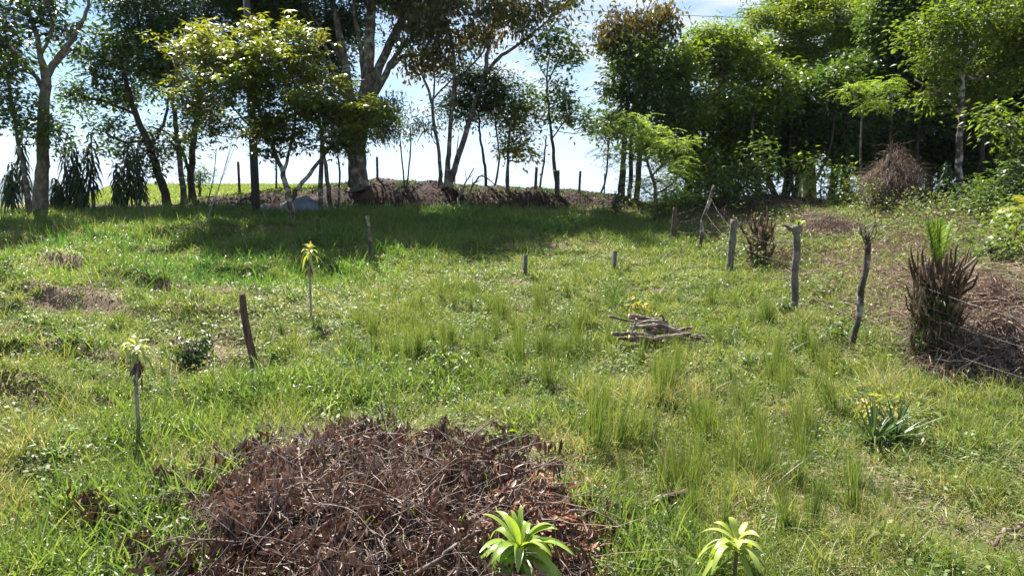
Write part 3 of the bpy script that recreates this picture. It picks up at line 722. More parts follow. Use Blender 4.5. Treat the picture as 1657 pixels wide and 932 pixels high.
tree('dark_crowned_tree', 'thin-stemmed tree with a dense near-black crown behind the three-stemmed tree', 29.8,
     [[(787, 302, .07), (784, 262, .06), (777, 225, .05), (775, 190, .04), (770, 150, .03)], [(800, 303, .05), (808, 255, .04), (802, 200, .03), (805, 170, .02)], [(776, 200, .04), (750, 185, .03), (725, 170, .02)]],
     [(762, 140, 32, 24, 0), (798, 150, 36, 24, 0), (732, 158, 28, 18, 0), (825, 170, 24, 18, 0), (718, 172, 16, 12, 0), (745, 190, 12, 14, 0), (785, 180, 30, 14, 0), (780, 120, 24, 14, 0), (820, 200, 18, 16, 0)],
     'small', 'leaf_dark', 'bark_dark', seed=11, dens=1.3)
tree('young_tree', 'young tree with yellowish lower leaves, left of the slender double-tufted one', 28.8,
     [[(821, 305, .075), (822, 262, .06), (824, 220, .05), (830, 175, .03)]],
     [(830, 185, 26, 20, 0, .2), (838, 238, 26, 13, 0, .8), (858, 250, 12, 10, 0, .8), (815, 240, 12, 12, 0, .7), (845, 215, 20, 12, 0, .3)], 'oval', 'leaf_yellow', 'bark', seed=12, dens=.8)
tree('tufted_tree', 'slender tree with two separate dark leaf tufts, one high and one at half height', 28.8,
     [[(901, 308, .09), (897, 262, .075), (892, 215, .06), (887, 165, .045), (885, 120, .035), (890, 85, .02)], [(893, 225, .03), (915, 195, .03), (935, 175, .02)], [(886, 135, .03), (900, 105, .025), (915, 80, .02)], [(886, 130, .025), (872, 105, .02), (866, 90, .015)]],
     [(900, 62, 28, 20, 0), (925, 82, 18, 16, 0), (870, 80, 24, 16, 0), (905, 98, 16, 8, 0), (890, 150, 28, 12, 0), (915, 175, 30, 16, 0), (940, 190, 18, 12, 0), (956, 208, 9, 13, 0), (868, 185, 12, 12, 0, .8), (862, 150, 10, 12, 0, .8), (892, 190, 16, 12, 0)],
     'oval', 'leaf_mid', 'bark_dark', seed=13, dens=.85)
# --- right side
tree('bronze_topped_tree', 'tall tree whose top leaves are bronze, leftmost of the dense right-hand wood', 29,
     [[(1008, 314, .10), (1010, 250, .09), (1015, 180, .08), (1020, 100, .06), (1025, 50, .03)], [(1030, 316, .13), (1036, 240, .11), (1045, 160, .08), (1050, 80, .05), (1055, 40, .03)]],
     [(1045, 125, 36, 38), (1010, 100, 34, 32), (1060, 180, 36, 34), (1015, 155, 30, 22), (1075, 130, 30, 30), (1005, 185, 22, 18), (1040, 225, 40, 28), (1075, 225, 30, 30)], 'oval', 'leaf_mid', 'bark_dark', seed=14, dens=1.2)
tree('bronze_leaved_tree', 'bronze-leaved tree top standing over the left end of the right-hand wood', 29.8,
     [[(1019, 314, .10), (1022, 240, .09), (1028, 150, .07), (1035, 60, .04)], [(1030, 120, .05), (1005, 70, .04), (990, 55, .02)], [(1032, 90, .04), (1065, 40, .03), (1080, 25, .02)]],
     [(1035, 35, 36, 22, 0, .7), (995, 55, 26, 20, 0, .8), (1075, 25, 18, 16, 0, .8), (1020, 70, 40, 18, 0, .5), (1060, 60, 26, 18, 0, .4)], 'bronze', 'leaf_brown', 'bark_dark', seed=15, dens=1.5)
tree('feathery_tree', 'small bright light-green feathery-leaved tree at the left front of the wood', 24.3,
     [[(1063, 345, .075), (1060, 305, .065), (1048, 265, .05), (1038, 225, .035), (1030, 195, .02)], [(1055, 285, .04), (1080, 260, .03), (1110, 235, .02)], [(1048, 262, .03), (1020, 250, .025), (990, 235, .015)], [(1061, 315, .04), (1085, 300, .03), (1100, 285, .02)]],
     [(1030, 192, 22, 12, 0, .6), (1018, 215, 34, 12, 0, .7), (1055, 208, 24, 10, 0, .7), (1045, 235, 36, 12, 0, .5), (1000, 238, 20, 9, 0, .6), (1090, 232, 24, 8, 0, .6), (1022, 258, 28, 9, 0, .4), (1080, 262, 34, 9, 0, .5), (1058, 285, 26, 10, 0, .3), (1100, 285, 20, 10, 0, .4), (1032, 300, 18, 12, 0, .2), (1085, 310, 30, 12, 0, .2), (985, 255, 10, 6, 0, .6)],
     'feather', 'feather', 'bark', seed=16, dens=1.15)
tree('round_headed_tree', 'broad fresh-green tree with pale leaf tips in the middle of the right-hand wood', 30.5,
     [[(1180, 338, .26), (1176, 260, .22), (1170, 180, .18), (1168, 110, .12), (1165, 70, .06)], [(1174, 230, .12), (1220, 170, .1), (1240, 120, .06)], [(1174, 240, .12), (1130, 190, .1), (1110, 130, .06)]],
     [(1130, 68, 34, 22), (1165, 52, 30, 18), (1200, 70, 36, 24), (1105, 105, 32, 24), (1150, 105, 44, 28), (1205, 115, 44, 28), (1240, 140, 38, 30), (1110, 150, 36, 28), (1165, 155, 50, 28), (1225, 185, 46, 30), (1120, 195, 40, 26), (1180, 205, 50, 28), (1140, 240, 44, 26), (1200, 250, 44, 24)],
     'oval', 'leaf_lit', 'bark_dark', seed=17, dens=1.15)
tree('umbrella_tree', 'tall flat-topped tree with a bright yellow-green layered canopy above the wood', 37,
     [[(1310, 335, .40), (1308, 250, .34), (1305, 170, .28), (1303, 120, .2)], [(1304, 140, .16), (1270, 90, .11), (1235, 70, .06)], [(1304, 130, .16), (1330, 80, .11), (1370, 45, .06)], [(1303, 125, .14), (1300, 70, .1), (1290, 35, .05)], [(1305, 160, .1), (1260, 130, .07), (1225, 115, .04)]],
     [(1300, 15, 55, 18, 0), (1255, 35, 42, 16, 0), (1345, 22, 48, 18, 0), (1225, 62, 38, 14, 0), (1300, 48, 50, 16, -1), (1370, 55, 40, 18, 0), (1265, 80, 50, 15, -1), (1330, 80, 44, 16, -1), (1225, 98, 36, 14, -1), (1290, 108, 46, 15, -1), (1345, 112, 40, 16, -1), (1390, 85, 32, 16, 0), (1395, 25, 30, 18, 0), (1195, 85, 18, 9, 0)],
     'small', 'canopy', 'bark', seed=18, dens=.95, lscale=1.15)
tree('distant_grey_green_tree', 'pale grey-green tree top rising behind the flat-topped canopy', 46,
     [[(1300, 335, .4), (1300, 200, .35), (1300, 60, .2)]],
     [(1245, 10, 26, 14), (1290, -5, 40, 14), (1350, -15, 60, 20), (1225, 22, 14, 8), (1420, -10, 50, 20), (1330, -50, 80, 30)], 'small', 'leaf_mid', 'bark', seed=19, dens=1.0, lscale=1.3)
DKL = ['tall dark-green tree just right of the flat-topped bright canopy', 'mid-green tree below the right half of the flat-topped bright canopy', 'low dark tree closing the gap under the flat-topped canopy', 'shadowed tree behind the brown dead vine tangle',
       'big dark tree behind the sunlit straight-trunked tree at the right', 'low dark tree behind the bright feathery tree', 'tallest mid-green tree top behind the wood, right of centre of the canopy']
for k, (bp, bl, Yk, m_) in enumerate([
    (1430, [(1440, 45, 46, 40), (1400, 120, 44, 40), (1460, 120, 50, 44), (1380, 190, 46, 36), (1440, 205, 50, 40), (1470, 20, 50, 34)], 33, 'leaf_mid'),
    (1345, [(1330, 150, 44, 34), (1370, 160, 40, 36), (1310, 200, 44, 30), (1350, 225, 46, 30), (1275, 160, 34, 32), (1380, 250, 40, 22)], 31.5, 'leaf_mid'),
    (1270, [(1260, 215, 44, 30), (1230, 240, 44, 26), (1300, 245, 40, 24), (1270, 265, 40, 14), (1215, 265, 30, 14)], 32, 'leaf_dark'),
    (1500, [(1500, 190, 44, 40), (1460, 240, 46, 30), (1530, 240, 44, 34), (1500, 120, 40, 34), (1420, 265, 36, 18), (1560, 270, 36, 24)], 34, 'leaf_dark'),
    (1600, [(1610, 150, 56, 50), (1650, 210, 50, 50), (1590, 230, 46, 40), (1640, 80, 50, 50), (1560, 160, 40, 44), (1690, 130, 60, 70)], 33.5, 'leaf_dark'),
    (1110, [(1090, 255, 36, 26), (1125, 270, 34, 20), (1160, 275, 36, 18), (1095, 180, 30, 30)], 31.5, 'leaf_dark'),
    (1400, [(1405, 60, 30, 30), (1425, 0, 40, 30), (1480, -30, 60, 30), (1350, 130, 36, 20), (1540, -10, 60, 40)], 38, 'leaf_mid')]):
    tree('wood_tree', DKL[k], Yk, [[(bp, 338, .2), (bp + 6, 260, .17), (bp, 180, .13), (bp + 5, 110, .08)], [(bp + 14, 338, .12), (bp + 22, 270, .1), (bp + 30, 200, .06)]],
         bl, 'oval', m_, 'bark_dark', group='dark trees at the back of the wood', seed=30 + k, dens=1.2, lscale=1.15)
tree('sunlit_tree', 'tall straight-trunked tree with sunlit drooping sprays at the right end of the wood', 28.5,
     [[(1553, 344, .15), (1552, 270, .135), (1556, 180, .12), (1560, 90, .1), (1566, 0, .07), (1570, -60, .04)], [(1556, 190, .06), (1520, 150, .05), (1480, 130, .03)], [(1560, 110, .06), (1600, 60, .05), (1640, 40, .03)], [(1560, 100, .05), (1525, 60, .04), (1490, 50, .02)]],
     [(1500, 118, 30, 20, -.5), (1532, 62, 42, 28), (1490, 62, 30, 20), (1600, 45, 46, 34), (1520, 150, 34, 14, -1), (1490, 142, 22, 12, -1), (1620, 110, 42, 30), (1580, 5, 55, 30), (1640, 10, 45, 40), (1540, 100, 40, 22), (1530, 10, 40, 26), (1590, 150, 26, 16), (1560, 175, 24, 12), (1680, 60, 50, 50)],
     'oval', 'leaf_lit', 'bark_lichen', seed=20, dens=.85)
tree('thin_acacia', 'thin young feathery tree standing alone before the dark wood', 27,
     [[(1395, 300, .04), (1393, 230, .035), (1397, 180, .03), (1410, 160, .02), (1430, 150, .012)], [(1396, 190, .02), (1384, 160, .015)]],
     [(1382, 145, 16, 5, 0), (1400, 165, 14, 4, 0), (1432, 148, 16, 5, 0), (1420, 168, 10, 4, 0), (1438, 130, 8, 6, 0)], 'feather', 'feather', 'bark', seed=21, dens=1.0)
tree('edge_bush', 'bushy broad-leaved shrub with light leaves at the right picture edge', 24,
     [[(1640, 420, .08), (1645, 340, .06), (1640, 260, .04), (1630, 200, .02)], [(1645, 350, .04), (1620, 300, .03)], [(1642, 400, .05), (1670, 300, .04)]],
     [(1640, 205, 26, 22), (1605, 180, 14, 12), (1650, 250, 24, 20), (1655, 185, 20, 18), (1690, 250, 30, 60)], 'big', 'leaf_lit', 'bark', cat='shrub', seed=22, dens=1.6, lscale=.8)
for k, (nm, lab, Yk, st, bl, mt_) in enumerate([
    ('shrub', 'rounded light-green shrub at the right edge above the fence ground', 21.5, [(1640, 440, .05), (1635, 400, .04), (1630, 370, .02)], [(1620, 370, 36, 26), (1655, 400, 34, 40), (1592, 405, 26, 20), (1640, 345, 34, 16), (1625, 425, 24, 16)], 'leaf_lit'),
    ('shrub', 'low leafy shrub below the pale-barked straight trunk', 25.5, [(1595, 375, .04), (1592, 350, .02)], [(1590, 350, 30, 16), (1620, 335, 26, 16), (1570, 362, 20, 12)], 'leaf_lit'),
    ('shrub', 'shrub with light leaves right of the feathery small tree', 26.5, [(1155, 345, .04), (1150, 300, .03), (1150, 270, .02)], [(1150, 262, 16, 14), (1140, 300, 20, 20), (1165, 285, 16, 18), (1125, 320, 20, 12)], 'leaf_lit'),
    ('shrub', 'shrub with pale leaves in front of the dark trunks mid wood', 27, [(1330, 340, .04), (1328, 310, .03), (1330, 285, .02)], [(1335, 285, 24, 12), (1315, 290, 16, 10), (1345, 300, 16, 12), (1290, 262, 18, 7)], 'feather'),
    ('shrub', 'tangled yellow-green shrub between two fence posts at the wood edge', 26, [(1215, 350, .04), (1210, 310, .03), (1205, 270, .02)], [(1205, 280, 26, 20), (1190, 310, 26, 14), (1235, 300, 20, 18), (1225, 250, 14, 14)], 'leaf_mid'),
    ('shrub', 'tall mixed green shrub filling the right edge under the broad-leaved one', 23, [(1640, 400, .05), (1630, 340, .04), (1620, 290, .02)], [(1625, 300, 34, 26), (1655, 270, 26, 24), (1600, 330, 30, 20), (1650, 330, 30, 24), (1575, 310, 16, 14)], 'leaf_mid'),
    ('shrub', 'yellow-green shrub at the right edge behind the dry heap', 17, [(1655, 440, .04), (1650, 420, .03), (1645, 400, .02)], [(1640, 395, 24, 22), (1665, 420, 20, 30), (1650, 360, 24, 18)], 'leaf_lit'),
    ('shrub', 'scrubby low bush on the slashed bank behind the knobby post', 22.5, [(1335, 400, .03), (1335, 385, .02)], [(1330, 388, 22, 12), (1355, 395, 16, 10)], 'leaf_mid'),
    ('shrub', 'scrubby bush on the slashed bank between the crooked post and the palm stump', 21, [(1430, 410, .03), (1430, 395, .02)], [(1425, 398, 26, 12), (1455, 392, 18, 12)], 'leaf_mid'),
    ('shrub', 'open scrubby bush with visible stems right of the shaggy palm stump', 17, [(1625, 460, .03), (1612, 430, .025), (1600, 400, .015)], [(1605, 405, 22, 14), (1635, 425, 24, 16), (1585, 425, 14, 10)], 'leaf_mid'),
    ('shrub', 'low scrub at the foot of the wood above the bleached fallen frond', 24.5, [(1400, 365, .03), (1400, 352, .02)], [(1395, 352, 24, 10), (1370, 356, 18, 8), (1425, 355, 18, 8)], 'leaf_mid'),
    ('shrub', 'bright low scrub below the straight pale-barked trunk', 23.5, [(1540, 375, .03), (1540, 365, .02)], [(1535, 362, 24, 10), (1565, 368, 20, 8)], 'leaf_lit'),
    ('shrub', 'small leafy shrub below the bright feathery tree', 25.8, [(1095, 345, .03), (1095, 320, .02)], [(1100, 325, 20, 14), (1075, 330, 18, 12), (1120, 300, 14, 14)], 'leaf_mid')]):
    tree(nm, lab, Yk, [st], bl, 'oval', mt_, 'bark_dark', cat='shrub', seed=60 + k, dens=1.0, lscale=.85)

# bare dark trunks seen against the sky under the canopy
for k, (bx_, tx, r_, Yk) in enumerate([(1000, 1008, .07, 30), (968, 985, .05, 30.5), (1130, 1122, .12, 31), (1232, 1215, .16, 29), (1262, 1232, .14, 30), (1290, 1278, .12, 31), (1300, 1345, .08, 29.5), (1365, 1370, .14, 30), (1400, 1396, .16, 32),
                                       (1452, 1462, .13, 31), (1490, 1484, .12, 31), (1470, 1440, .10, 30), (1582, 1590, .14, 30), (1620, 1600, .1, 31)]):
    tree('slim_trunk_tree', 'dark bare lower trunk among the shaded trunks of the right-hand wood', Yk,
         [[(bx_, 338, r_), ((bx_ + tx) / 2 + 4 * math.sin(k), 290, r_ * .85), (tx, 235, r_ * .7), (tx + 5, 180, r_ * .4)]], [(tx, 205, 22, 18, .5)], 'oval', 'leaf_dark', 'bark_dark', group='shaded trunks under the canopy', seed=80 + k, dens=.9)
# thin bare or vine-hung saplings on the crest
for k, (pp, Yk, lab) in enumerate([
    ([(628, 330, .05), (612, 300, .04), (622, 250, .03), (632, 215, .02)], 27.5, None),
    ([(656, 330, .07), (652, 290, .05), (650, 240, .04), (655, 180, .03)], 27.2, None),
    ([(535, 318, .10), (528, 280, .08), (520, 225, .06), (515, 180, .04)], 27.4, 'pale thin stem hung with lianas, just left of the massive trunk'),
    ([(518, 330, .11), (519, 290, .09), (521, 230, .07), (524, 180, .05)], 26.4, 'white-spotted trunk with an orange band at its foot, behind the front tree'),
    ([(547, 322, .05), (549, 280, .04), (545, 225, .03), (550, 190, .02)], 26.8, None),
    ([(446, 300, .05), (447, 270, .04), (444, 235, .03)], 30.5, None),
    ([(330, 330, .03), (345, 290, .02), (350, 240, .015)], 27, None),
    ([(735, 300, .03), (738, 260, .025), (742, 220, .015)], 30, None),
    ([(872, 300, .05), (880, 262, .04), (884, 220, .03)], 29.5, None)]):
    if lab is None and k in (0, 1): continue
    tree('sapling', lab or 'thin bare sapling stem on the crest against the pale sky', Yk, [pp], [(pp[-1][0], pp[-1][1] - 4, 8, 6, 0)] if k in (2, 3, 4) else [], 'oval', 'leaf_mid', 'bark_lichen' if k in (3, 4) else 'bark', group=None if lab else 'thin saplings on the crest', cat='sapling', seed=100 + k)

for k, (px, bl, Yk) in enumerate([(1150, [(1140, 322, 26, 11, 0), (1165, 305, 20, 14, 0)], 29), (1225, [(1222, 285, 18, 16, 0)], 29.5), (1375, [(1375, 308, 20, 16, 0)], 30),
                              (1470, [(1460, 305, 22, 16, 0), (1480, 290, 16, 12, 0)], 30.5), (1560, [(1540, 310, 20, 14, 0), (1580, 300, 24, 20, 0)], 30), (1640, [(1630, 300, 30, 26, 0), (1660, 320, 30, 20, 0), (1650, 260, 30, 30, 0)], 29)]):
    tree('understory_bush', 'dark low bush filling the shade between the trunks of the wood', Yk, [[(px, 338, .05), (px + 2, 320, .04), (px + 4, 300, .02)]], bl, 'oval', 'leaf_dark', 'bark_dark', group='dark bushes under the wood', cat='bush', seed=140 + k, dens=1.2)
bx2 = np.arange(6.2, 22, .14); t2 = np.linspace(0, 1, 18); B1, T1 = np.meshgrid(bx2, t2)
h2 = np.interp(bx2, [6.2, 7.5, 11, 13, 16, 22], [0, .55, .6, .3, .35, .2]) * (.8 + .4 * fbm(bx2, bx2 * 0, 74, 3))
Yb = 26.3 + T1 * 3 + .3 * np.sin(B1 * .6); Zb = ground_z(B1, Yb) - .08 + h2[None] * np.interp(T1, [0, .15, .35, .6, 1], [0, .35, .9, 1, .1]) + .12 * (fbm(B1 * 1.8, Yb * 1.8, 75, 3) - .5) * smooth(0, .15, T1) * smooth(1, .85, T1)
n2 = len(bx2); i = np.arange(17)[:, None] * n2 + np.arange(n2 - 1)[None]
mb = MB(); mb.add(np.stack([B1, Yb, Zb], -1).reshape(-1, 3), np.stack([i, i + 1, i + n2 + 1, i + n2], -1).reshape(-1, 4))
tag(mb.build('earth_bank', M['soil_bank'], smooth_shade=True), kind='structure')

# ------------------------------------------------------------------ grass and ground cover
R = np.random.default_rng(5)
def scatter(n, y0, y1, fall=1.35, pad=1.6):
    """points in the visible wedge, thinner with distance"""
    yy = np.linspace(y0, y1, 400); w = (0.78 * yy + pad) * yy ** (-fall); cdf = np.cumsum(w); cdf /= cdf[-1]
    Y = np.interp(R.random(n), cdf, yy)
    X = (R.random(n) * 2 - 1) * (0.78 * Y + pad)
    return X, Y
def place(X, Y): return np.stack([X, Y, ground_z(X, Y)], -1)
pile_c = P(590, 800, 6.15)
def pile_r(X, Y):
    u = (X - np.interp(Y, [4.0, 6.0, 7.6], [-0.66, -1.20, -1.30])) / 1.74; v = (Y - 5.45) / 2.0
    return np.sqrt(u * u + v * v)
def pile_mask(X, Y):
    """the footprint of the brush pile"""
    r = pile_r(X, Y) + 0.26 * (vnoise(X * 1.3, Y * 1.3, 91) - 0.5)
    return smooth(1.08, 0.80, r)
def broad_mask(X, Y):
    m = np.zeros_like(X)
    for (px, py, rx, ry, a) in [(330, 700, .8, .5, 1), (420, 650, .9, .4, 1), (540, 630, .9, .45, 1), (660, 620, .8, .5, .9), (740, 630, .5, .35, .8), (250, 800, .55, .6, 1), (180, 860, .8, .5, .9), (100, 900, .9, .4, .8),
                              (300, 890, .5, .5, 1), (210, 740, .4, .4, .8), (320, 740, .45, .35, 1), (270, 850, .45, .5, 1), (880, 700, .5, .3, .7), (960, 860, .35, .4, .9), (1010, 900, .5, .5, .8), (1100, 910, .5, .35, .4), (60, 560, .7, .5, .5), (560, 590, .7, .3, .4), (800, 600, .4, .25, .5)]:
        c = ghit(px, py); m = np.maximum(m, a * np.clip(1.6 * gauss(X, Y, c[0], c[1], rx, ry), 0, 1))
    return m
def tall_mask(X, Y):
    m = np.zeros_like(X)
    for (px, py, rx, ry, a) in [(330, 445, 1.6, 1.3, 1), (430, 430, 1.8, 1.6, 1), (520, 435, 1.1, 1.2, 1), (400, 390, 3.0, 1.6, 1), (560, 385, 3, 1.8, 1), (720, 370, 3.5, 1.6, 1), (880, 365, 3.5, 1.3, 1), (980, 365, 1.8, 1.4, .9),
                              (200, 350, 3.5, 1.5, .9), (300, 360, 2.5, 2, .8), (80, 370, 2.5, 1.5, .8), (230, 395, 2.5, 1.6, .8), (130, 420, 1.5, 1.0, .45), (30, 420, 1.2, 1.0, .6), (650, 345, 5, 1.4, 1), (480, 350, 4, 1.5, 1), (1020, 390, .8, 1, .4)]:
        c = ghit(px, py); m = np.maximum(m, a * np.clip(1.6 * gauss(X, Y, c[0], c[1], rx, ry), 0, 1))
    return m
def lean(n, s):
    d = R.normal(0, s, (n, 3)); d[:, 2] = 1; return nrm(d)
hU = lambda n: nrm(np.stack([R.normal(size=n), R.normal(size=n), np.zeros(n)], -1))

# creeping leaves and short turf
X, Y = scatter(640000, 3.2, 28.5)
dn = fbm(X * 1.1, Y * 1.1, 41, 4)
keep = R.random(len(X)) < (0.35 + 0.65 * smooth(0.36, 0.56, dn)) * (1 - 0.72 * soil_mask(X, Y)) * (1 - 0.85 * pile_mask(X, Y))
X, Y = X[keep], Y[keep]; n = len(X); p = place(X, Y)
lump = fbm(X * 2.6, Y * 2.6, 47, 3)
p[:, 2] += R.random(n) * (0.02 + 0.11 * smooth(0.4, 0.7, lump))
sc = (Y / 7.0) ** 0.55
D = np.stack([R.normal(size=n), R.normal(size=n), R.normal(0.12, 0.35, n)], -1)
mb = MB(); hue = np.clip(0.25 + 1.3 * (fbm(X * 0.35, Y * 0.35, 43, 3) - 0.4) + R.normal(0.1, 0.2, n), 0, 1)
leafquads(mb, p, D, UP + R.normal(size=(n, 3)) * 0.55, R.uniform(0.022, 0.055, n) * sc, R.uniform(0.013, 0.028, n) * sc, 0.15, hue)
tag(mb.build('ground_cover', M['cover']), 'low creeping green plants covering the clearing between the grasses', 'ground cover', kind='stuff')

X, Y = scatter(1000000, 3.2, 30.5)
dn = fbm(X * 0.9 + 9, Y * 0.9, 45, 4)
keep = R.random(len(X)) < (0.25 + 0.75 * smooth(0.38, 0.6, dn)) * (1 - 0.80 * soil_mask(X, Y)) * (1 - 0.93 * pile_mask(X, Y))
X, Y = X[keep], Y[keep]; dn = dn[keep]; n = len(X); p = place(X, Y)
tuft = smooth(0.48, 0.68, fbm(X * 2.2, Y * 2.2, 49, 3))
H = (0.07 + 0.30 * tuft) * R.uniform(0.5, 1.4, n) * (1 + 0.4 * smooth(0.45, 0.7, dn))
sc = (Y / 7.0) ** 0.6
mb = MB(); hue = np.clip(0.25 + 1.6 * (fbm(X * 0.3, Y * 0.3, 53, 3) - 0.42) + R.normal(0.1, 0.2, n), 0, 1)
dead = R.random(n) < 0.11; hue[dead] = R.uniform(0.85, 1, dead.sum())
blades(mb, p, lean(n, 0.5), hU(n), H, R.uniform(0.004, 0.0095, n) * sc, 2, R.uniform(0.1, 0.9, n), 'grass', 0, hue)
tag(mb.build('grass', M['turf']), 'short uneven green grass over the whole clearing', 'grass', kind='stuff')

# dry stalks lying in the grass
X, Y = scatter(110000, 3.2, 27)
keep = R.random(len(X)) < smooth(0.45, 0.65, fbm(X * 0.8, Y * 0.8, 55, 3)) * 0.9 + 0.12
X, Y = X[keep], Y[keep]; n = len(X); p = place(X, Y) + np.array([0, 0, 0.03])
d = R.normal(size=(n, 3)); d[:, 2] = np.abs(d[:, 2]) * 0.35
mb = MB(); blades(mb, p, d, UP + R.normal(0, .3, (n, 3)), R.uniform(0.05, 0.26, n), R.uniform(0.003, 0.007, n) * (Y / 7) ** 0.6, 2, R.uniform(0, 0.4, n), 'grass', 0, None)
tag(mb.build('dry_grass', M['straw']), 'pale dry stalks and dead blades lying in the green grass', 'dry grass', kind='stuff')

# broad bladed lush grass round the brush pile, growing in tussocks
X, Y = scatter(10500, 3.4, 13)
keep = R.random(len(X)) < broad_mask(X, Y) * (1 - 0.97 * smooth(1.0, .8, pile_r(X, Y))) * 1.2
X, Y = X[keep], Y[keep]
nb = R.integers(10, 26, len(X)); cx_ = np.repeat(X, nb); cy_ = np.repeat(Y, nb); n = len(cx_); hs = np.repeat(R.uniform(0.6, 1.25, len(X)), nb)
X = cx_ + R.normal(0, .06, n); Y = cy_ + R.normal(0, .06, n)
mb = MB(); hue = np.clip(np.repeat(R.random(len(nb)), nb) * .5 + .5 * R.random(n), 0, 1)
blades(mb, place(X, Y), lean(n, 0.40), hU(n), R.uniform(0.25, 0.68, n) * hs, R.uniform(0.009, 0.021, n), 5, R.uniform(0.15, 1.05, n), 'grass', 0.35, hue, R.normal(0, .15, n))
tag(mb.build('broad_grass', M['broad']), 'lush broad-bladed bright green grass around the brush pile', 'grass', kind='stuff')

# knee high grass on the shaded upper slope and left bank
X, Y = scatter(22000, 8, 28.8, 0.6)
keep = R.random(len(X)) < tall_mask(X, Y) * 1.1
X, Y = X[keep], Y[keep]
nb = R.integers(8, 18, len(X)); cx_ = np.repeat(X, nb); cy_ = np.repeat(Y, nb); n = len(cx_); hs = np.repeat(R.uniform(0.5, 1.3, len(X)), nb)
X = cx_ + R.normal(0, .09, n); Y = cy_ + R.normal(0, .09, n)
mb = MB(); hue = np.clip(np.repeat(R.random(len(nb)), nb) * .4 + .3 * R.random(n) + 1.5 * (fbm(X * .6, Y * .6, 97, 3) - .4), 0, 1)
blades(mb, place(X, Y), lean(n, 0.36), hU(n), R.uniform(0.25, 0.68, n) * hs, R.uniform(0.012, 0.026, n), 3, R.uniform(0.1, 1.0, n), 'grass', 0, hue, R.normal(0, .15, n))
tag(mb.build('tall_grass', M['tall']), 'knee-high grass on the shaded upper slope below the trees', 'grass', kind='stuff')

# scattered coarser tufts everywhere
X, Y = scatter(15000, 3.4, 26, 1.0)
keep = (R.random(len(X)) < 0.12 + 0.88 * smooth(0.42, 0.60, fbm(X * 0.5, Y * 0.5, 57, 3))) & (pile_mask(X, Y) < 0.3) & (R.random(len(X)) > 0.7 * soil_mask(X, Y))
X, Y = X[keep], Y[keep]
nb = R.integers(14, 40, len(X)); cx_ = np.repeat(X, nb); cy_ = np.repeat(Y, nb); n = len(cx_); hs = np.repeat(R.uniform(0.5, 1.3, len(X)), nb)
X = cx_ + R.normal(0, .035, n); Y = cy_ + R.normal(0, .035, n)
mb = MB(); hue = np.clip(np.repeat(R.random(len(nb)), nb) * .7 + .3 * R.random(n), 0, 1)
blades(mb, place(X, Y), lean(n, 0.62), hU(n), R.uniform(0.14, 0.50, n) * hs * (1 + .25 * smooth(-1, -6, X)), R.uniform(0.0045, 0.011, n) * (Y / 7) ** .5, 3, R.uniform(0.1, 1.0, n), 'grass', 0, hue)
tag(mb.build('tufted_grass', M['turf']), 'coarse arching grass tufts scattered through the clearing', 'grass', kind='stuff')

# small weeds with broader leaves
X, Y = scatter(2600, 3.4, 27, 0.9)
keep = (R.random(len(X)) < 0.10 + 0.9 * smooth(0.52, 0.66, fbm(X * 0.6 + 4, Y * 0.6, 59, 3))) & (pile_mask(X, Y) < 0.2)
X, Y = X[keep], Y[keep]; nl = 22
C = np.repeat(place(X, Y), nl, 0); n = len(C); hh = np.repeat(R.uniform(.08, .34, len(X)), nl)
C = C + np.stack([R.normal(0, .09, n), R.normal(0, .09, n), R.random(n) * hh], -1)
D = np.stack([R.normal(size=n), R.normal(size=n), R.normal(0.0, .4, n)], -1)
mb = MB(); leafquads(mb, C, D, UP + R.normal(size=(n, 3)) * .4, R.uniform(.04, .10, n), R.uniform(.02, .05, n), .15, np.clip(np.repeat(R.random(len(X)), nl) * .6 + .4 * R.random(n), 0, 1))
tag(mb.build('weeds', M['cover']), 'small broad-leaved weeds among the grass', 'weeds', kind='stuff')

# slashed ground beyond the fence: cut sticks, dry fronds and leaves with green creepers
def litter_points(n):
    X = R.uniform(3, 24, n); Y = R.uniform(7.5, 30.5, n)
    k = (R.random(n) < litter_mask(X, Y)) & (np.abs(X) < .78 * Y + 1.6) & (R.random(n) < (9 / Y) ** .5 + .1)
    return X[k], Y[k]
X, Y = litter_points(110000); n = len(X); p = place(X, Y); hl = 0.04 + 0.28 * smooth(.45, .7, fbm(X * .8, Y * .8, 67, 3)) + 0.35 * gauss(X, Y, 8.2, 11.2, 1.7, 1.4)
p[:, 2] += R.random(n) * hl
d = R.normal(size=(n, 3)); d[:, 2] *= .4
mb = MB(); blades(mb, p, d, R.normal(size=(n, 3)), R.uniform(.06, .20, n), R.uniform(.012, .035, n), 2, R.uniform(-.3, .6, n), 'leaf', 0, None)
X, Y = litter_points(42000); n = len(X); p = place(X, Y); hl = 0.05 + 0.35 * smooth(.45, .7, fbm(X * .8, Y * .8, 67, 3)) + 0.75 * gauss(X, Y, 8.4, 11.4, 1.9, 1.5)
p[:, 2] += R.random(n) * hl
d = R.normal(size=(n, 3)); d[:, 2] *= .3
curved_twigs(mb, p, nrm(d), R.uniform(.25, 1.1, n), R.uniform(.003, .011, n), 3, .25, .12)
tag(mb.build('dry_debris', M['litter']), 'brown cut sticks, dry fronds and leaves littering the ground beyond the wire fence', 'debris', kind='stuff')
X = R.uniform(1, 25, 260000); Y = R.uniform(8, 31.5, 260000)
w = smooth(-.3, .8, fence_side(X, Y)) * (smooth(.47, .6, fbm(X * .55, Y * .55, 77, 3)) * .9 + .35 * smooth(20, 26, Y) + .04) * (1 - 0.8 * gauss(X, Y, 8.4, 11.0, 2.2, 1.8))
k = (R.random(len(X)) < w) & (np.abs(X) < .78 * Y + 1.6); X, Y = X[k], Y[k]; n = len(X); p = place(X, Y)
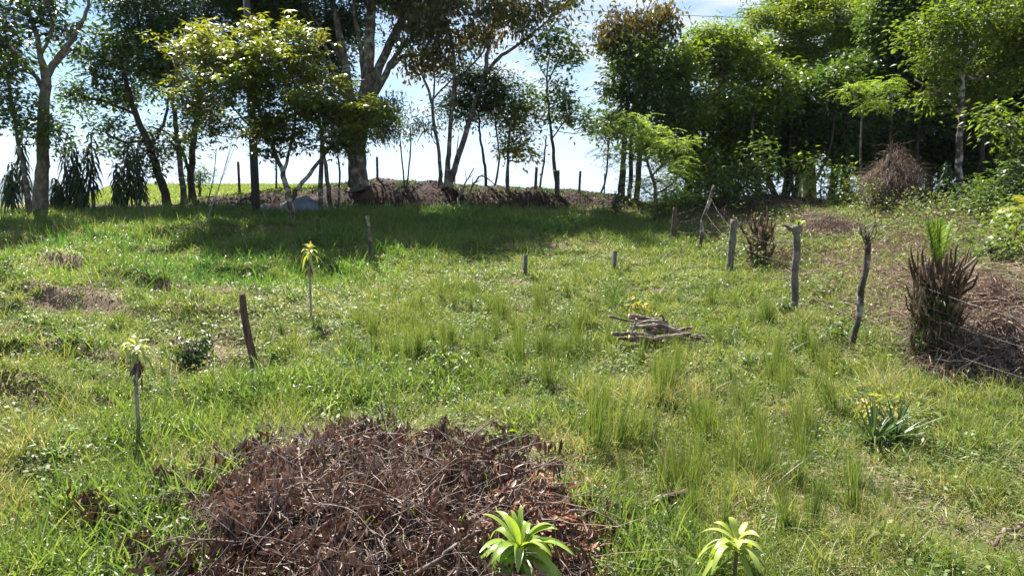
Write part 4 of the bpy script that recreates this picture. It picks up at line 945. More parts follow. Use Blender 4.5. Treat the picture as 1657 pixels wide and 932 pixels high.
p[:, 2] += R.random(n) ** 1.3 * (0.16 + 1.1 * smooth(.48, .72, fbm(X * .7, Y * .7, 79, 3)) * smooth(11, 20, Y))
D = np.stack([R.normal(size=n), R.normal(size=n), R.normal(-.1, .4, n)], -1)
mb = MB(); leafquads(mb, p, D, UP + R.normal(size=(n, 3)) * .5, R.uniform(.05, .11, n) * (Y / 15) ** .4, R.uniform(.025, .055, n) * (Y / 15) ** .4, .15, None)
tag(mb.build('undergrowth', M['cover']), 'green creepers and low undergrowth on the slashed bank at the foot of the wood', 'undergrowth', kind='stuff')

# roots, dead leaves and small plants on the earth bank
n = 16000; X = R.uniform(-14.3, 5.8, n); Y = R.uniform(27.3, 31.2, n); p = np.stack([X, Y, bank_z(X, Y) + R.random(n) * .07], -1)
d = R.normal(size=(n, 3)); d[:, 2] = d[:, 2] * .5 - .2
mb = MB(); blades(mb, p, d, R.normal(size=(n, 3)), R.uniform(.06, .22, n), R.uniform(.02, .05, n), 2, .4, 'leaf', 0, R.random(n) ** 2 * .8)
curved_twigs(mb, p[:1600], nrm(d[:1600]), R.uniform(.2, .8, 1600), .008, 3, .3, .5)
tag(mb.build('bank_litter', M['banklitter']), 'roots and dead leaves clinging to the dark earth bank', 'leaf litter', kind='stuff')
n = 9000; X = R.uniform(-14.5, 6.5, n); Y = 29.2 + R.normal(0, .55, n)
k = R.random(n) < smooth(.42, .6, fbm(X * 1.1, Y * .4, 83, 3)) + .8 * gauss(X, Y, 4.2, 29, 1.3, 3); X, Y = X[k], Y[k]; n = len(X)
p = np.stack([X, Y, bank_z(X, Y)], -1); mb = MB()
blades(mb, p, lean(n, .5), hU(n), R.uniform(.05, .26, n), R.uniform(.01, .02, n), 2, R.uniform(.1, .8, n), 'grass', 0, None)
tag(mb.build('crest_weeds', M['tall']), 'thin weeds and grass growing along the top of the earth bank', 'weeds', kind='stuff')
# meadow beyond the crest
n = 60000; X = R.uniform(-46, -8, n); Y = R.uniform(33, 62, n); p = place(X, Y)
mb = MB(); blades(mb, p, lean(n, .4), hU(n), R.uniform(.08, .25, n), .05, 1, 0.3, 'grass', 0, np.clip(R.normal(.55, .2, n), 0, 1))
tag(mb.build('meadow_grass', M['turf']), 'bright sunlit grass of the meadow beyond the crest', 'grass', kind='stuff')

# fine upright sedge tufts: countable, so each one is an object
R = np.random.default_rng(77)
protos = []
for k in range(5):
    mb = MB(); n = 190
    a = R.random(n) * 6.28; r = np.abs(R.normal(0, .075, n)); pp = np.stack([r * np.cos(a), r * np.sin(a), np.full(n, -.02)], -1)
    dd = np.stack([np.cos(a) * r * 1.6, np.sin(a) * r * 1.6, np.ones(n)], -1) + R.normal(0, .10, (n, 3)) + np.array([R.normal(0, .08), R.normal(0, .08), 0])
    blades(mb, pp, dd, hU(n), R.uniform(.22, .85, n), R.uniform(.0035, .006, n), 5, R.uniform(.02, .55, n) ** 1.3, 'spike', 0, None)
    protos.append(mb.mesh('grass_tuft', M['fine']))
SED = [(678, 500, .9), (733, 498, .75), (808, 508, .8), (605, 540, .8), (578, 515, .7), (640, 590, 1.0), (660, 585, .9), (830, 535, .6), (885, 628, .95), (905, 590, .7), (935, 545, 1), (950, 535, .9), (965, 520, .8), (965, 735, 1.1), (955, 700, .9), (980, 660, .8),
       (720, 560, .8), (700, 550, .6), (940, 442, .5), (1015, 440, .5), (1065, 660, .85), (1075, 640, .7), (1125, 700, 1.0), (1140, 690, .9), (1165, 560, .8), (1150, 500, .8), (1180, 620, .8), (1205, 680, .9), (1230, 710, .8), (1245, 620, .9), (1255, 590, .8), (1270, 640, .7),
       (1290, 720, 1.), (1310, 700, .8), (1330, 600, .7), (1350, 590, .8), (1300, 560, .7), (1235, 520, .7), (1215, 490, .7), (1190, 500, .6), (890, 470, .5), (918, 480, .6), (640, 470, .5), (560, 690, .6), (1400, 560, .6), (1430, 610, .7), (1090, 580, .8), (1035, 590, .7), (1060, 610, .7),
       (870, 570, .7), (820, 640, .6), (1020, 500, .7), (1000, 480, .6), (985, 560, .7), (1110, 540, .6), (1290, 790, .8), (1270, 860, .7), (1260, 830, .9), (1380, 780, .7), (1500, 640, .5), (1550, 690, .6), (1130, 780, .6), (1190, 760, .7), (430, 560, .6), (455, 540, .5), (1080, 760, .6), (380, 620, .6), (1440, 820, .6), (1610, 800, .6)]
_r = np.random.default_rng(99)
for _k in range(95):
    _x = _r.uniform(560, 1500); _y = _r.uniform(480, 880) if _x > 950 else _r.uniform(470, 600)
    if _x > 1330 and _y < 600 or (980 < _x < 1150 and 500 < _y < 590) or (1360 < _x < 1520 and 640 < _y < 780): continue
    SED.append((_x, _y, _r.uniform(.45, .95) * (1 + .25 * (_y > 620))))
for (px, py, s) in SED:
    g = ghit(px, py); o = bpy.data.objects.new('grass_tuft', protos[R.integers(5)]); COL.objects.link(o)
    o.location = g; o.rotation_euler = (0, 0, R.random() * 6.28); s *= R.uniform(.8, 1.2) * (0.95 if g[1] < 9 else 1.1); o.scale = (s * 1.0, s * 1.0, s * 1.2)
    tag(o, 'fine upright tuft of tall thin grass standing above the short turf', 'grass tuft', 'fine upright grass tufts in the clearing')

# ------------------------------------------------------------------ brush pile of cut branches and dead leaves
R = np.random.default_rng(21)
def pile_z(X, Y):
    r = np.clip(pile_r(X, Y), 0, 1)
    prof = np.interp(X, [-3.3, -2.7, -2.2, -1.75, -1.3, -1.0, -0.7, -0.3, 0.1, 0.45, 0.8], [.45, .65, 1.0, 1.1, .8, .6, .75, .9, .7, .9, .6])
    return ground_z(X, Y) + (0.10 + 0.34 * prof * (1 - r ** 2.6)) + 0.60 * (fbm(X * 2.3, Y * 2.3, 93, 3) - .5) * (1 - r ** 4)
def pile_pts(n):
    X = R.uniform(-3.4, .95, n); Y = R.uniform(3.5, 8.0, n)
    k = R.random(n) < pile_mask(X, Y); return X[k], Y[k]
pile = thing('brush_pile', (-1.3, 5.75, float(ground_z(-1.3, 5.75))), 'large pile of cut branches covered in dry reddish-brown dead leaves in the foreground', 'brush pile')
po = np.array(pile.location)
# dark heap under the leaves
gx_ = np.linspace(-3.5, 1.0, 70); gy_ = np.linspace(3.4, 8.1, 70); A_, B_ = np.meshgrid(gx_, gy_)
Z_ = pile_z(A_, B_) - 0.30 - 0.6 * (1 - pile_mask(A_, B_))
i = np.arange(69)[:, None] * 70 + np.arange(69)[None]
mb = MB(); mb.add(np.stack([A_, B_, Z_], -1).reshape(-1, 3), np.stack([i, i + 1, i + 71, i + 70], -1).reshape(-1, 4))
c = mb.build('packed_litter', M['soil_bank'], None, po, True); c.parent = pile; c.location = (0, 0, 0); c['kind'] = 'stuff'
X, Y = pile_pts(3300); keep = R.random(len(X)) < .35 + .65 * smooth(.38, .52, fbm(X * 3.1, Y * 3.1, 95, 3)); X, Y = X[keep], Y[keep]
C = np.stack([X, Y, pile_z(X, Y) - R.random(len(X)) ** 1.2 * .24 + .09], -1)
# leaves hang in bunches from the twig ends
nl = R.integers(7, 22, len(C)); cc_ = np.repeat(C, nl, 0); n = len(cc_)
axis_ = nrm(R.normal(size=(len(C), 3)) * np.array([1, 1, .45]) + np.array([0, 0, -.25])); ax = np.repeat(axis_, nl, 0)
p = cc_ + ax * R.uniform(-.12, .12, (n, 1)) + R.normal(0, .020, (n, 3)) + np.array([0, 0, 1]) * (np.repeat(R.random(len(C)) ** 3, nl) * .12)[:, None]
D = ax * .5 + R.normal(0, .30, (n, 3)) + np.array([0, 0, -.95]) + R.normal(0, .5, (len(C), 3))[np.repeat(np.arange(len(C)), nl)] * .6
tone = np.clip(np.repeat(R.random(len(C)) * .5 + 1.2 * (fbm(X * 1.7, Y * 1.7, 96, 2) - .45), nl) + .3 * R.random(n), 0, 1)
mb = MB(); blades(mb, p, D, R.normal(size=(n, 3)), R.uniform(.05, .125, n), R.uniform(.014, .030, n), 4, R.uniform(-.3, .5, n), 'leaf', .8, tone, R.normal(0, .25, n))
X, Y = pile_pts(1800); n = len(X); p = np.stack([X, Y, pile_z(X, Y) + .01], -1); D = R.normal(size=(n, 3)); D[:, 2] *= .5
blades(mb, p, D, UP + R.normal(size=(n, 3)) * .8, R.uniform(.05, .12, n), R.uniform(.016, .034, n), 4, R.uniform(-.4, .5, n), 'leaf', .8, R.random(n) ** 1.2)
c = mb.build('dead_leaves', M['deadleaf'], None, po); c.parent = pile; c.location = (0, 0, 0); c['kind'] = 'stuff'
X, Y = pile_pts(2600); n = len(X); p = np.stack([X, Y, pile_z(X, Y) + R.uniform(-.06, .08, n)], -1); D = R.normal(size=(n, 3)); D[:, 2] *= .35
mb = MB(); curved_twigs(mb, p, nrm(D), R.uniform(.15, .95, n), R.uniform(.002, .006, n), 6, .5, .12)
c = mb.build('fine_twigs', M['twig_pale'], None, po); c.parent = pile; c.location = (0, 0, 0); c['kind'] = 'stuff'
# reddish fallen leaves at the right end
n = 520; X = R.normal(.42, .26, n); Y = R.normal(5.6, .45, n); p = np.stack([X, Y, np.maximum(ground_z(X, Y) + .08, pile_z(X, Y) * (np.abs(X) < .9)) + R.random(n) * .09], -1); D = R.normal(size=(n, 3)); D[:, 2] *= .4
mb = MB(); blades(mb, p, D, UP + R.normal(size=(n, 3)) * .7, R.uniform(.06, .13, n), R.uniform(.02, .04, n), 4, R.uniform(-.3, .5, n), 'leaf', .7)
c = mb.build('red_leaves', M['redleaf'], None, po); c.parent = pile; c.location = (0, 0, 0); c['kind'] = 'stuff'
X, Y = pile_pts(140); X, Y = X[:34], Y[:34]; nb = R.integers(2, 6, len(X)); X, Y = np.repeat(X, nb), np.repeat(Y, nb); n = len(X); p = np.stack([X + R.normal(0, .03, n), Y + R.normal(0, .03, n), pile_z(X, Y) - .1], -1)
mb = MB(); blades(mb, p, lean(n, .35), hU(n), R.uniform(.22, .48, n), R.uniform(.009, .018, n), 6, R.uniform(.1, 1.0, n), 'grass', .3, None, R.normal(0, .15, n))
c = mb.build('grass_blades', M['broad'], None, po); c.parent = pile; c.location = (0, 0, 0); c['kind'] = 'stuff'
# the visible branches: each its own object lying on the heap
def branch_obj(name, pts, r, mat, label, cat, group=None, forks=0, sides=6, jit=.01, caps=None):
    pts = np.array(pts, float); a = smooth_path(pts, 5, jit)
    rr = np.linspace(r[0], r[1], len(a)); mb = MB(); tube(mb, a - a[0], rr, sides, .5, .08)
    for f in range(forks):
        k = R.integers(len(a) // 3, len(a) - 2); d = nrm(a[k + 1] - a[k]) + R.normal(0, .6, 3); L_ = np.linalg.norm(a[-1] - a[0]) * R.uniform(.2, .45)
        e = smooth_path([a[k] - a[0], a[k] - a[0] + nrm(d) * L_ * .5 + R.normal(0, .02, 3), a[k] - a[0] + nrm(d) * L_ + R.normal(0, .05, 3)], 4)
        tube(mb, e, np.linspace(rr[k] * .6, .0015, len(e)), 5, .5, .05)
    o = mb.build(name, M[mat], None, (0, 0, 0), True); o.location = a[0]
    return tag(o, label, cat, group)
def PP(px, py, lift=0.02):
    """a point on the heap seen at (px, py)"""
    for Y in np.linspace(3.6, 9, 500):
        q = P(px, py, Y)
        z = max(float(pile_z(q[0], q[1])) if pile_mask(np.array([q[0]]), np.array([q[1]]))[0] > .2 else -9, float(ground_z(q[0], q[1])))
        if q[2] <= z + lift: return np.array([q[0], q[1], z + lift])
    return q
for pts, r in [([(465, 672), (520, 678), (588, 676)], .009), ([(408, 720), (425, 760), (452, 790)], .007), ([(445, 725), (462, 765), (468, 790)], .008), ([(482, 725), (487, 760), (492, 790)], .010),
               ([(548, 706), (570, 725), (600, 738)], .008), ([(285, 740), (330, 752), (365, 762)], .007), ([(378, 780), (420, 792), (450, 795)], .006), ([(500, 785), (545, 760), (600, 752)], .010),
               ([(540, 775), (575, 795), (625, 802)], .009), ([(615, 800), (650, 812), (680, 818)], .008), ([(640, 790), (675, 765), (700, 720)], .007), ([(605, 860), (650, 830), (700, 812)], .008),
               ([(560, 832), (600, 860), (635, 905)], .009), ([(395, 842), (415, 850), (420, 880)], .007), ([(450, 830), (470, 850), (480, 880)], .006), ([(785, 730), (810, 745), (826, 770)], .010),
               ([(610, 870), (660, 868), (705, 872)], .006), ([(640, 895), (690, 870), (730, 850)], .007), ([(620, 745), (650, 738), (690, 705)], .007), ([(470, 900), (500, 870), (525, 850)], .008),
               ([(350, 900), (390, 880), (430, 860)], .007), ([(565, 690), (590, 705), (640, 700)], .006), ([(340, 700), (400, 712), (440, 705)], .006), ([(330, 800), (370, 790), (420, 815)], .006),
               ([(720, 690), (760, 705), (800, 700)], .006), ([(700, 760), (745, 752), (790, 765)], .006), ([(520, 820), (560, 815), (600, 835)], .006), ([(300, 860), (330, 840), (380, 835)], .006)]:
    w = [PP(x, y, R.uniform(.03, .07)) for x, y in pts]
    branch_obj('dead_branch', w, (r * 1.25, r * .4), 'twig', 'thin curved grey-brown branch lying on top of the brush pile', 'branch', 'thin branches on the brush pile', 3, 6, .006)
for k in range(30):
    a = R.uniform(-.3, 3.6); yc = 5.6 + math.sin(a) * 2.05 * .72; xc = np.interp(yc, [4.0, 6.0, 7.6], [-0.45, -1.25, -1.75]) + math.cos(a) * 1.85 * .72
    o_ = np.array([math.cos(a), math.sin(a), 0]); s0 = np.array([xc, yc, float(pile_z(xc, yc)) - .02]); L_ = R.uniform(.35, .8)
    e0 = s0 + o_ * L_ * .55 + [0, 0, R.uniform(.04, .2)] + R.normal(0, .05, 3); e1 = s0 + o_ * L_ + R.normal(0, .12, 3); e1[2] = max(float(ground_z(e1[0], e1[1])) + R.uniform(.05, .3), e1[2] - R.uniform(.05, .3))
    b = branch_obj('dead_branch', [s0, e0, e1], (R.uniform(.006, .011), .003), 'twig', 'leafy dead branch sticking out past the edge of the brush pile', 'branch', 'branches poking out of the brush pile edge', 3, 6, .008)
    n = R.integers(10, 28); t_ = R.random(n)[:, None]; q_ = np.where(t_ < .5, (e0 - s0) * 2 * t_, (e0 - s0) + (e1 - e0) * (2 * t_ - 1)) + R.normal(0, .02, (n, 3))
    mb = MB(); blades(mb, q_, R.normal(0, .35, (n, 3)) + [0, 0, -.9], R.normal(size=(n, 3)), R.uniform(.08, .18, n), R.uniform(.025, .045, n), 4, R.uniform(-.2, .4, n), 'leaf', .8, np.clip(R.normal(.4, .25, n), 0, 1))
    c = mb.build('dry_leaves', M['deadleaf']); c.parent = b
w = [PP(672, 932, .05), PP(715, 900, .10), PP(755, 870, .14), PP(772, 862, .16)]
branch_obj('dead_branch', w, (.017, .008), 'twig', 'thick pale forked branch rising from the pile towards the lime-leaved plant', 'branch', None, 2, 8)
w = [PP(740, 940, .03), PP(742, 905, .08), PP(744, 880, .12)]
branch_obj('dead_branch', w, (.010, .009), 'twig', 'short pale upright stick beside the lime-leaved plant on the pile', 'branch', None, 0, 8)
def GP(px, py, lift=0.03):
    g = ghit(px, py + 0); return g + np.array([0, 0, lift])
# sawn limb right of the pile
g1 = ghit(1003, 838) + [0, 0, .06]; g2 = ghit(1062, 828) + [0, 0, .09]; g3 = ghit(1112, 815) + [0, 0, .12]
o = branch_obj('sawn_limb', [g1, g2, g3], (.018, .034), 'log', 'thick sawn limb lying right of the brush pile with its cut end to the right', 'branch', None, 1, 9)
branch_obj('dead_branch', [ghit(1085, 842) + [0, 0, .02], ghit(1072, 780) + [0, 0, .24], ghit(1052, 745) + [0, -.1, .30], ghit(1055, 728) + [0, -.15, .36], ghit(1080, 715) + [0, -.15, .42]], (.010, .003), 'twig_dark', 'dark crooked twig standing up from the sawn limb', 'branch', None, 2, 6)
branch_obj('dead_branch', [ghit(1175, 845) + [0, 0, .03], ghit(1192, 828) + [0, 0, .06], ghit(1215, 810) + [0, 0, .08]], (.013, .006), 'twig', 'short grey stick lying in the grass above the right lime-leaved plant', 'branch', None, 1, 6)
branch_obj('dead_branch', [ghit(1605, 895) + [0, 0, .03], ghit(1630, 873) + [0, 0, .06], ghit(1690, 845) + [0, 0, .10]], (.014, .022), 'log', 'pale thick stick lying in the grass at the right picture edge', 'branch', None, 0, 8)
branch_obj('dead_branch', [ghit(960, 872) + [0, 0, .05], ghit(900, 838) + [0, 0, .12], ghit(985, 835) + [0, 0, .1], ghit(1050, 850) + [0, 0, .05]][1:], (.008, .005), 'twig_dark', 'dark thin branch poking out of the red leaves at the right end of the pile', 'branch', None, 3, 6)
# dead leaf bunches lying in the lush grass left of the pile
for (px, py, lab) in [(262, 800, 'hanging bunch of dark dead leaves in lush grass at the left end of the pile'), (145, 845, 'bunch of dark dead leaves low in the grass left of the pile'), (232, 915, 'big bunch of curled dead leaves at the bottom edge left of the pile'), (168, 868, 'small heap of dead leaves beside a fallen grey stalk')]:
    g = ghit(px, py); n = 60; p = R.normal(0, .055, (n, 3)) + np.array([0, 0, .22]); D = R.normal(0, .4, (n, 3)) + [0, 0, -.8]
    mb = MB(); blades(mb, p, D, R.normal(size=(n, 3)), R.uniform(.08, .17, n), R.uniform(.025, .045, n), 4, R.uniform(-.2, .4, n), 'leaf', .8, R.random(n) * .6)
    curved_twigs(mb, R.normal(0, .02, (5, 3)), nrm(R.normal(0, .4, (5, 3)) + [0, 0, 1]), .3, .004, 4)
    o = mb.build('dead_leaf_bunch', M['deadleaf']); o.location = g; tag(o, lab, 'dead leaves')

# ------------------------------------------------------------------ wood pile
R = np.random.default_rng(33)
def ray_at(px, py, Y): return P(px, py, Y)
wc = ghit(1060, 562); Yw = wc[1]; gzw = wc[2]
LOGS = [((985, 512), (1052, 522), .022, 0.1, 0), ((1018, 512), (1080, 522), .055, 0.25, 0), ((1022, 528), (1070, 520), .03, .05, 1), ((1062, 520), (1105, 548), .03, .1, 1), ((1030, 524), (1078, 538), .045, .1, 0), ((1020, 530), (1110, 540), .035, 0, 2),
        ((1040, 528), (1100, 545), .045, -.05, 0), ((1015, 538), (1075, 548), .05, -.05, 0), ((990, 540), (1060, 536), .035, -.05, 0), ((1018, 546), (1080, 558), .033, -.2, 1), ((1060, 548), (1118, 540), .04, -.15, 1), ((1070, 532), (1135, 548), .028, .1, 0),
        ((1000, 548), (1050, 552), .03, -.1, 0), ((1080, 545), (1145, 552), .03, .15, 0), ((1050, 540), (1120, 530), .035, .2, 0), ((1066, 512), (1075, 520), .02, .3, 1), ((1035, 556), (1100, 556), .04, 0, 0), ((1020, 560), (1090, 564), .035, .1, 0), ((1070, 560), (1130, 556), .03, .05, 0), ((1095, 550), (1140, 545), .035, .25, 0),
        ((1030, 516), (1020, 548), .022, -.15, 1), ((1045, 534), (1090, 528), .04, .3, 0), ((1058, 524), (1110, 536), .038, .2, 0)]
for a, b, r, dy, bend_ in LOGS:
    p0 = ray_at(a[0], a[1], Yw + dy + R.uniform(-.1, .1)); p1 = ray_at(b[0], b[1], Yw + dy + R.uniform(-.15, .15)); 
    for p_ in (p0, p1): p_[2] = max(p_[2], float(ground_z(p_[0], p_[1])) + r)
    mid = (p0 + p1) / 2 + np.array([0, 0, .035 * bend_]) + R.normal(0, .012, 3)
    pts = smooth_path([p0, mid, p1], 5, .006); org = pts[0].copy(); mb = MB(); tube(mb, pts - org, np.linspace(r, r * .78, len(pts)), 9, .5, .07, False)
    o = mb.build('log', M['log'], None, (0, 0, 0), True); o.location = org
    tag(o, 'cut crooked log stacked in the small wood pile in the middle of the clearing', 'log', 'logs of the wood pile')
    cb = MB()
    for e, q, rr_ in ((0, 1, r), (-1, -2, r * .78)):
        d = nrm(pts[e] - pts[q]); tube(cb, [pts[e] - org - d * .004, pts[e] - org + d * .002], [rr_ * .99, rr_ * .97], 9, .5, .03)
    c = cb.build('cut_end', M['cut']); c.parent = o
for pts, r, lab in [([(1030, 573), (1060, 570), (1085, 564), (1097, 550)], .022, 'pale forked stick lying in the grass just below the wood pile'), ([(1035, 586), (1060, 578), (1088, 573)], .02, 'straight orange-brown stick nearest the camera below the wood pile'),
                    ([(1095, 570), (1110, 558), (1140, 552)], .018, 'bent stick leaning at the right foot of the wood pile'), ([(968, 583), (990, 584), (1010, 584)], .008, 'thin dark stick in the grass left below the wood pile')]:
    w = []
    for k, (x, y) in enumerate(pts):
        g = ghit(x, y + 4); g = ray_at(x, y, g[1]); w.append(g + np.array([0, 0, r]))
    branch_obj('stick', w, (r, r * .7), 'log', lab, 'stick', None, 0, 7)

# ------------------------------------------------------------------ posts and the wire fence
def post_mesh(h, r0, r1, path=None, knots=4, mat='wood_post', sides=10, name='post', tilt=(0, 0)):
    mb = MB(); n = 14; t = np.linspace(0, 1, n)
    pts = np.stack([np.zeros(n), np.zeros(n), t * h - .15 * (1 - t)], -1)
    if path is not None:
        pts[:, 0] += np.interp(t, np.linspace(0, 1, len(path)), path) * h
    pts[:, 0] += tilt[0] * t * h; pts[:, 1] += tilt[1] * t * h
    rr = np.interp(t, [0, 1], [r0, r1]) * (1 + R.normal(0, .035, n))
    tube(mb, pts, rr, sides, .5, .07)
    return mb, pts, rr
def lone_post(name, px, pb, pt, r0, r1, mat, label, path=None, tilt=(0, 0), Y=None, cat='post', bank_=False):
    g = ghit(px, pb) if Y is None else np.array([P(px, pb, Y)[0], Y, 0.0])
    if Y is not None: g[2] = gz1(g[0], g[1])
    top = P(px, pt, g[1]); h = top[2] - g[2]
    mb, pts, rr = post_mesh(h, r0, r1, path, tilt=tilt)
    o = mb.build(name, M[mat], None, (0, 0, 0), True); o.location = g
    return tag(o, label, cat), h
lone_post('wooden_post', 413, 600, 476, .062, .048, 'wood_dark', 'dark crooked sawn-off log post standing in the grass on the left', [0, .0, -.04, -.06, -.06], (-.06, 0))
lone_post('wooden_post', 600, 432, 350, .055, .045, 'bark', 'grey lichened post at the right edge of the dark grass patch', [0, 0.01, 0, -.02], (-.02, 0))
lone_post('wooden_post', 677, 352, 316, .05, .045, 'wood_dark', 'short reddish post in the shaded grass below the bank', None)
for px, pb, pt, lab in [(849, 447, 412, 'small square grey concrete stake, left of the pair in the clearing'), (993, 440, 406, 'small square grey concrete stake, right of the pair in the clearing')]:
    g = ghit(px, pb); h = P(px, pt, g[1])[2] - g[2]; w_ = .048
    mb = MB(); b_ = .007
    ring = lambda z, s: [(-s, -s + b_, z), (-s + b_, -s, z), (s - b_, -s, z), (s, -s + b_, z), (s, s - b_, z), (s - b_, s, z), (-s + b_, s, z), (-s, s - b_, z)]
    V = np.array(ring(-.15, w_) + ring(h - .01, w_ * .96) + ring(h, w_ * .84)); q = [(k + j * 8, (k + 1) % 8 + j * 8, (k + 1) % 8 + 8 + j * 8, k + 8 + j * 8) for j in range(2) for k in range(8)]
    V = np.concatenate([V, [[0, 0, h]]]); t_ = [(16 + k, 16 + (k + 1) % 8, 24) for k in range(8)]
    mb.add(V, q, t_); o = mb.build('concrete_stake', M['concrete']); o.location = g; o.rotation_euler = (0.02, 0.03, .3); tag(o, lab, 'stake')
for px, pb, pt, r_, Y, tl, lab in [(611, 296, 254, .055, 29.4, 0, 'dark fence post on the bank, right of the massive trunk'), (866, 308, 271, .07, 29.2, .06, 'stout leaning fence post on the bank between two slender trees'),
                                   (937, 304, 277, .06, 29.2, .05, 'leaning fence post on the bank right of the two-tufted tree'), (978, 304, 281, .03, 29.3, 0, 'thin grey fence stake at the right end of the bank'),
                                   (903, 306, 276, .075, 28.7, 0, 'short stout post against the foot of the two-tufted tree'), (822, 306, 268, .06, 29.1, 0, 'straight post beside the young tree on the bank'), (388, 318, 262, .06, 30.5, 0, 'dark post on the meadow edge left of the utility pole')]:
    lone_post('fence_post', px, pb, pt, r_, r_ * .85, 'wood_dark' if r_ > .04 else 'wood_post', lab, None, (tl, 0), Y, 'fence post')
for pts, lab in [([(738, 322), (752, 300), (767, 273)], 'leaning dead branch propped up on the bank right of the three-stemmed tree'), ([(732, 345), (748, 330), (758, 320)], 'bleached branch sticking out of the shaded grass below the bank'),
                 ([(752, 300), (775, 285), (800, 300)], 'bare thin dead branch arching over the top of the bank')]:
    w = [P(x, y, 27.6 + .4 * k) for k, (x, y) in enumerate(pts)]
    w[0][2] = min(w[0][2], gz1(w[0][0], w[0][1]) + .02)
    branch_obj('dead_branch', w, (.05, .02), 'twig', lab, 'branch', None, 3, 6, .03)

fence = thing('wire_fence', (6, 15, float(ground_z(6, 15))), 'wire fence on crooked wooden posts running diagonally down the right side', 'fence')
fo = np.array(fence.location)
def fpost(px, pb, pt, r0, r1, mat, path=None, tilt=0, label=None, extra=None):
    g = ghit(px, pb); h = P(px, pt, g[1])[2] - g[2]
    mb, pts, rr = post_mesh(h, r0, r1, path, tilt=(tilt, 0))
    if extra: extra(mb, h, pts)
    o = mb.build('post', M[mat], None, (0, 0, 0), True); o.parent = fence; o.location = g - fo
    if label: o['label'] = label
    return g, h, pts
def knob(mb, h, pts):
    tube(mb, pts[-1] + np.array([[0, 0, -.14], [.01, 0, -.05], [.02, 0, .02], [.02, 0, .05]]), [.07, .115, .105, .05], 10, .5, .14)
    tube(mb, pts[-1] + np.array([[0, 0, -.05], [-.12, .02, -.03], [-.2, .02, .03], [-.27, .03, .05]]), [.05, .04, .03, .02], 7, .5, .1)
def twiggy(mb, h, pts):
    for k in range(9):
        e = smooth_path([pts[-1], pts[-1] + R.normal(0, .1, 3) + [0, 0, .12], pts[-1] + R.normal(0, .25, 3) + [0, 0, .25]], 3)
        tube(mb, e, np.linspace(.014, .003, len(e)), 4)
f1 = fpost(1088, 388, 336, .075, .065, 'wood_dark', None, .06)
f2 = fpost(1130, 406, 300, .06, .045, 'bark_lichen', [0, .03, .02, .1, .16], .05, 'crooked lichened live post, third from the near end')
f3 = fpost(1180, 440, 355, .085, .09, 'wood_post', None, .06, 'stout grey flat-topped post')
f4 = fpost(1283, 505, 368, .075, .068, 'bark_pale', [0, 0.02, 0, .02, 0], -.01, 'pale post with a knobby regrown head and a green shoot', knob)
f5 = fpost(1376, 566, 392, .05, .05, 'bark_lichen', [0, .02, .06, .05, .09, .08], 0.02, 'thin crooked post mottled white with a twiggy head', twiggy)
gE = np.array([6.9, 7.4, float(ground_z(6.9, 7.4))])
mb, pts, rr = post_mesh(1.35, .06, .05); o = mb.build('post', M['wood_post'], None, (0, 0, 0), True); o.parent = fence; o.location = gE - fo
fE = (gE, 1.35, pts)
chain = [f1, f2, f3, f4, f5, fE]
for lvl in (.32, .58, .80):
    mb = MB()
    for a, b in zip(chain[:-1], chain[1:]):
        pa = a[0] + np.array([np.interp(lvl * a[1], a[2][:, 2], a[2][:, 0]), -.06, lvl * a[1]]); pb = b[0] + np.array([np.interp(lvl * b[1], b[2][:, 2], b[2][:, 0]), -.06, lvl * b[1]])
        t = np.linspace(0, 1, 14)[:, None]; w = pa + (pb - pa) * t; w[:, 2] -= (.10 * (1 - (2 * t - 1) ** 2))[:, 0]
        tube(mb, w, .0015, 5)
        m_ = np.arange(1, 60) / 60; bp = pa + (pb - pa) * m_[:, None]; bp[:, 2] -= .10 * (1 - (2 * m_ - 1) ** 2)
        if False: prisms(mb, bp - [0, 0, .012], bp + [.004, 0, .012], .0015, .0015)
    o = mb.build('wire', M['wire'], None, fo); o.parent = fence; o.location = (0, 0, 0)
# green shoot on the knobby post
g = f4[0] + f4[2][-1]; mb = MB(); n = 9
blades(mb, np.zeros((n, 3)) + R.normal(0, .015, (n, 3)), lean(n, .3), hU(n), R.uniform(.16, .34, n), .055, 4, .4, 'leaf', .4)
o = mb.build('leaf_shoot', M['lime']); o.location = g + np.array([.03, 0, .02]) ; o.parent = fence; o.location = g + np.array([.03, 0, .02]) - fo

# ------------------------------------------------------------------ utility pole and wires
pg = np.array([P(414, 330, 26.0)[0], 26.0, 0]); pg[2] = gz1(pg[0], pg[1]); ph = 8.6
pole = thing('utility_pole', tuple(pg), 'straight dark wooden utility pole standing among the trees behind the front tree', 'utility pole')
mb = MB(); tube(mb, [(0, 0, -.3), (0, 0, 2), (0, 0, 5), (0, 0, ph)], [.155, .15, .135, .115], 14, .5, .01); c = mb.build('shaft', M['pole'], None, (0, 0, 0), True); c.parent = pole
mb = MB(); z0 = ph - .5
for s_ in (-1, 1):
    tube(mb, [(-1.0 * 0, -.16, z0 + .16 * s_), (0, -.25, z0 + .16 * s_)], .035, 8)
c = mb.build('insulator', M['concrete'], None, (0, 0, 0), True); c.parent = pole
for k, (zt, e, lab) in enumerate([(z0 + .16, P(1750, 30, 34.0), 'upper thin cable crossing the sky to the right wood'), (z0 - .16 - .9, P(1750, 112, 34.0), 'lower faint cable crossing behind the trees')]):
    a = pg + [0, -.2, zt]; t = np.linspace(0, 1, 40)[:, None]; w = a + (e - a) * t; w[:, 2] -= (.55 * (1 - (2 * t - 1) ** 2))[:, 0]
    mb = MB(); tube(mb, w - a, .011, 5); o = mb.build('overhead_cable', M['cable']); o.location = a; tag(o, lab, 'cable')
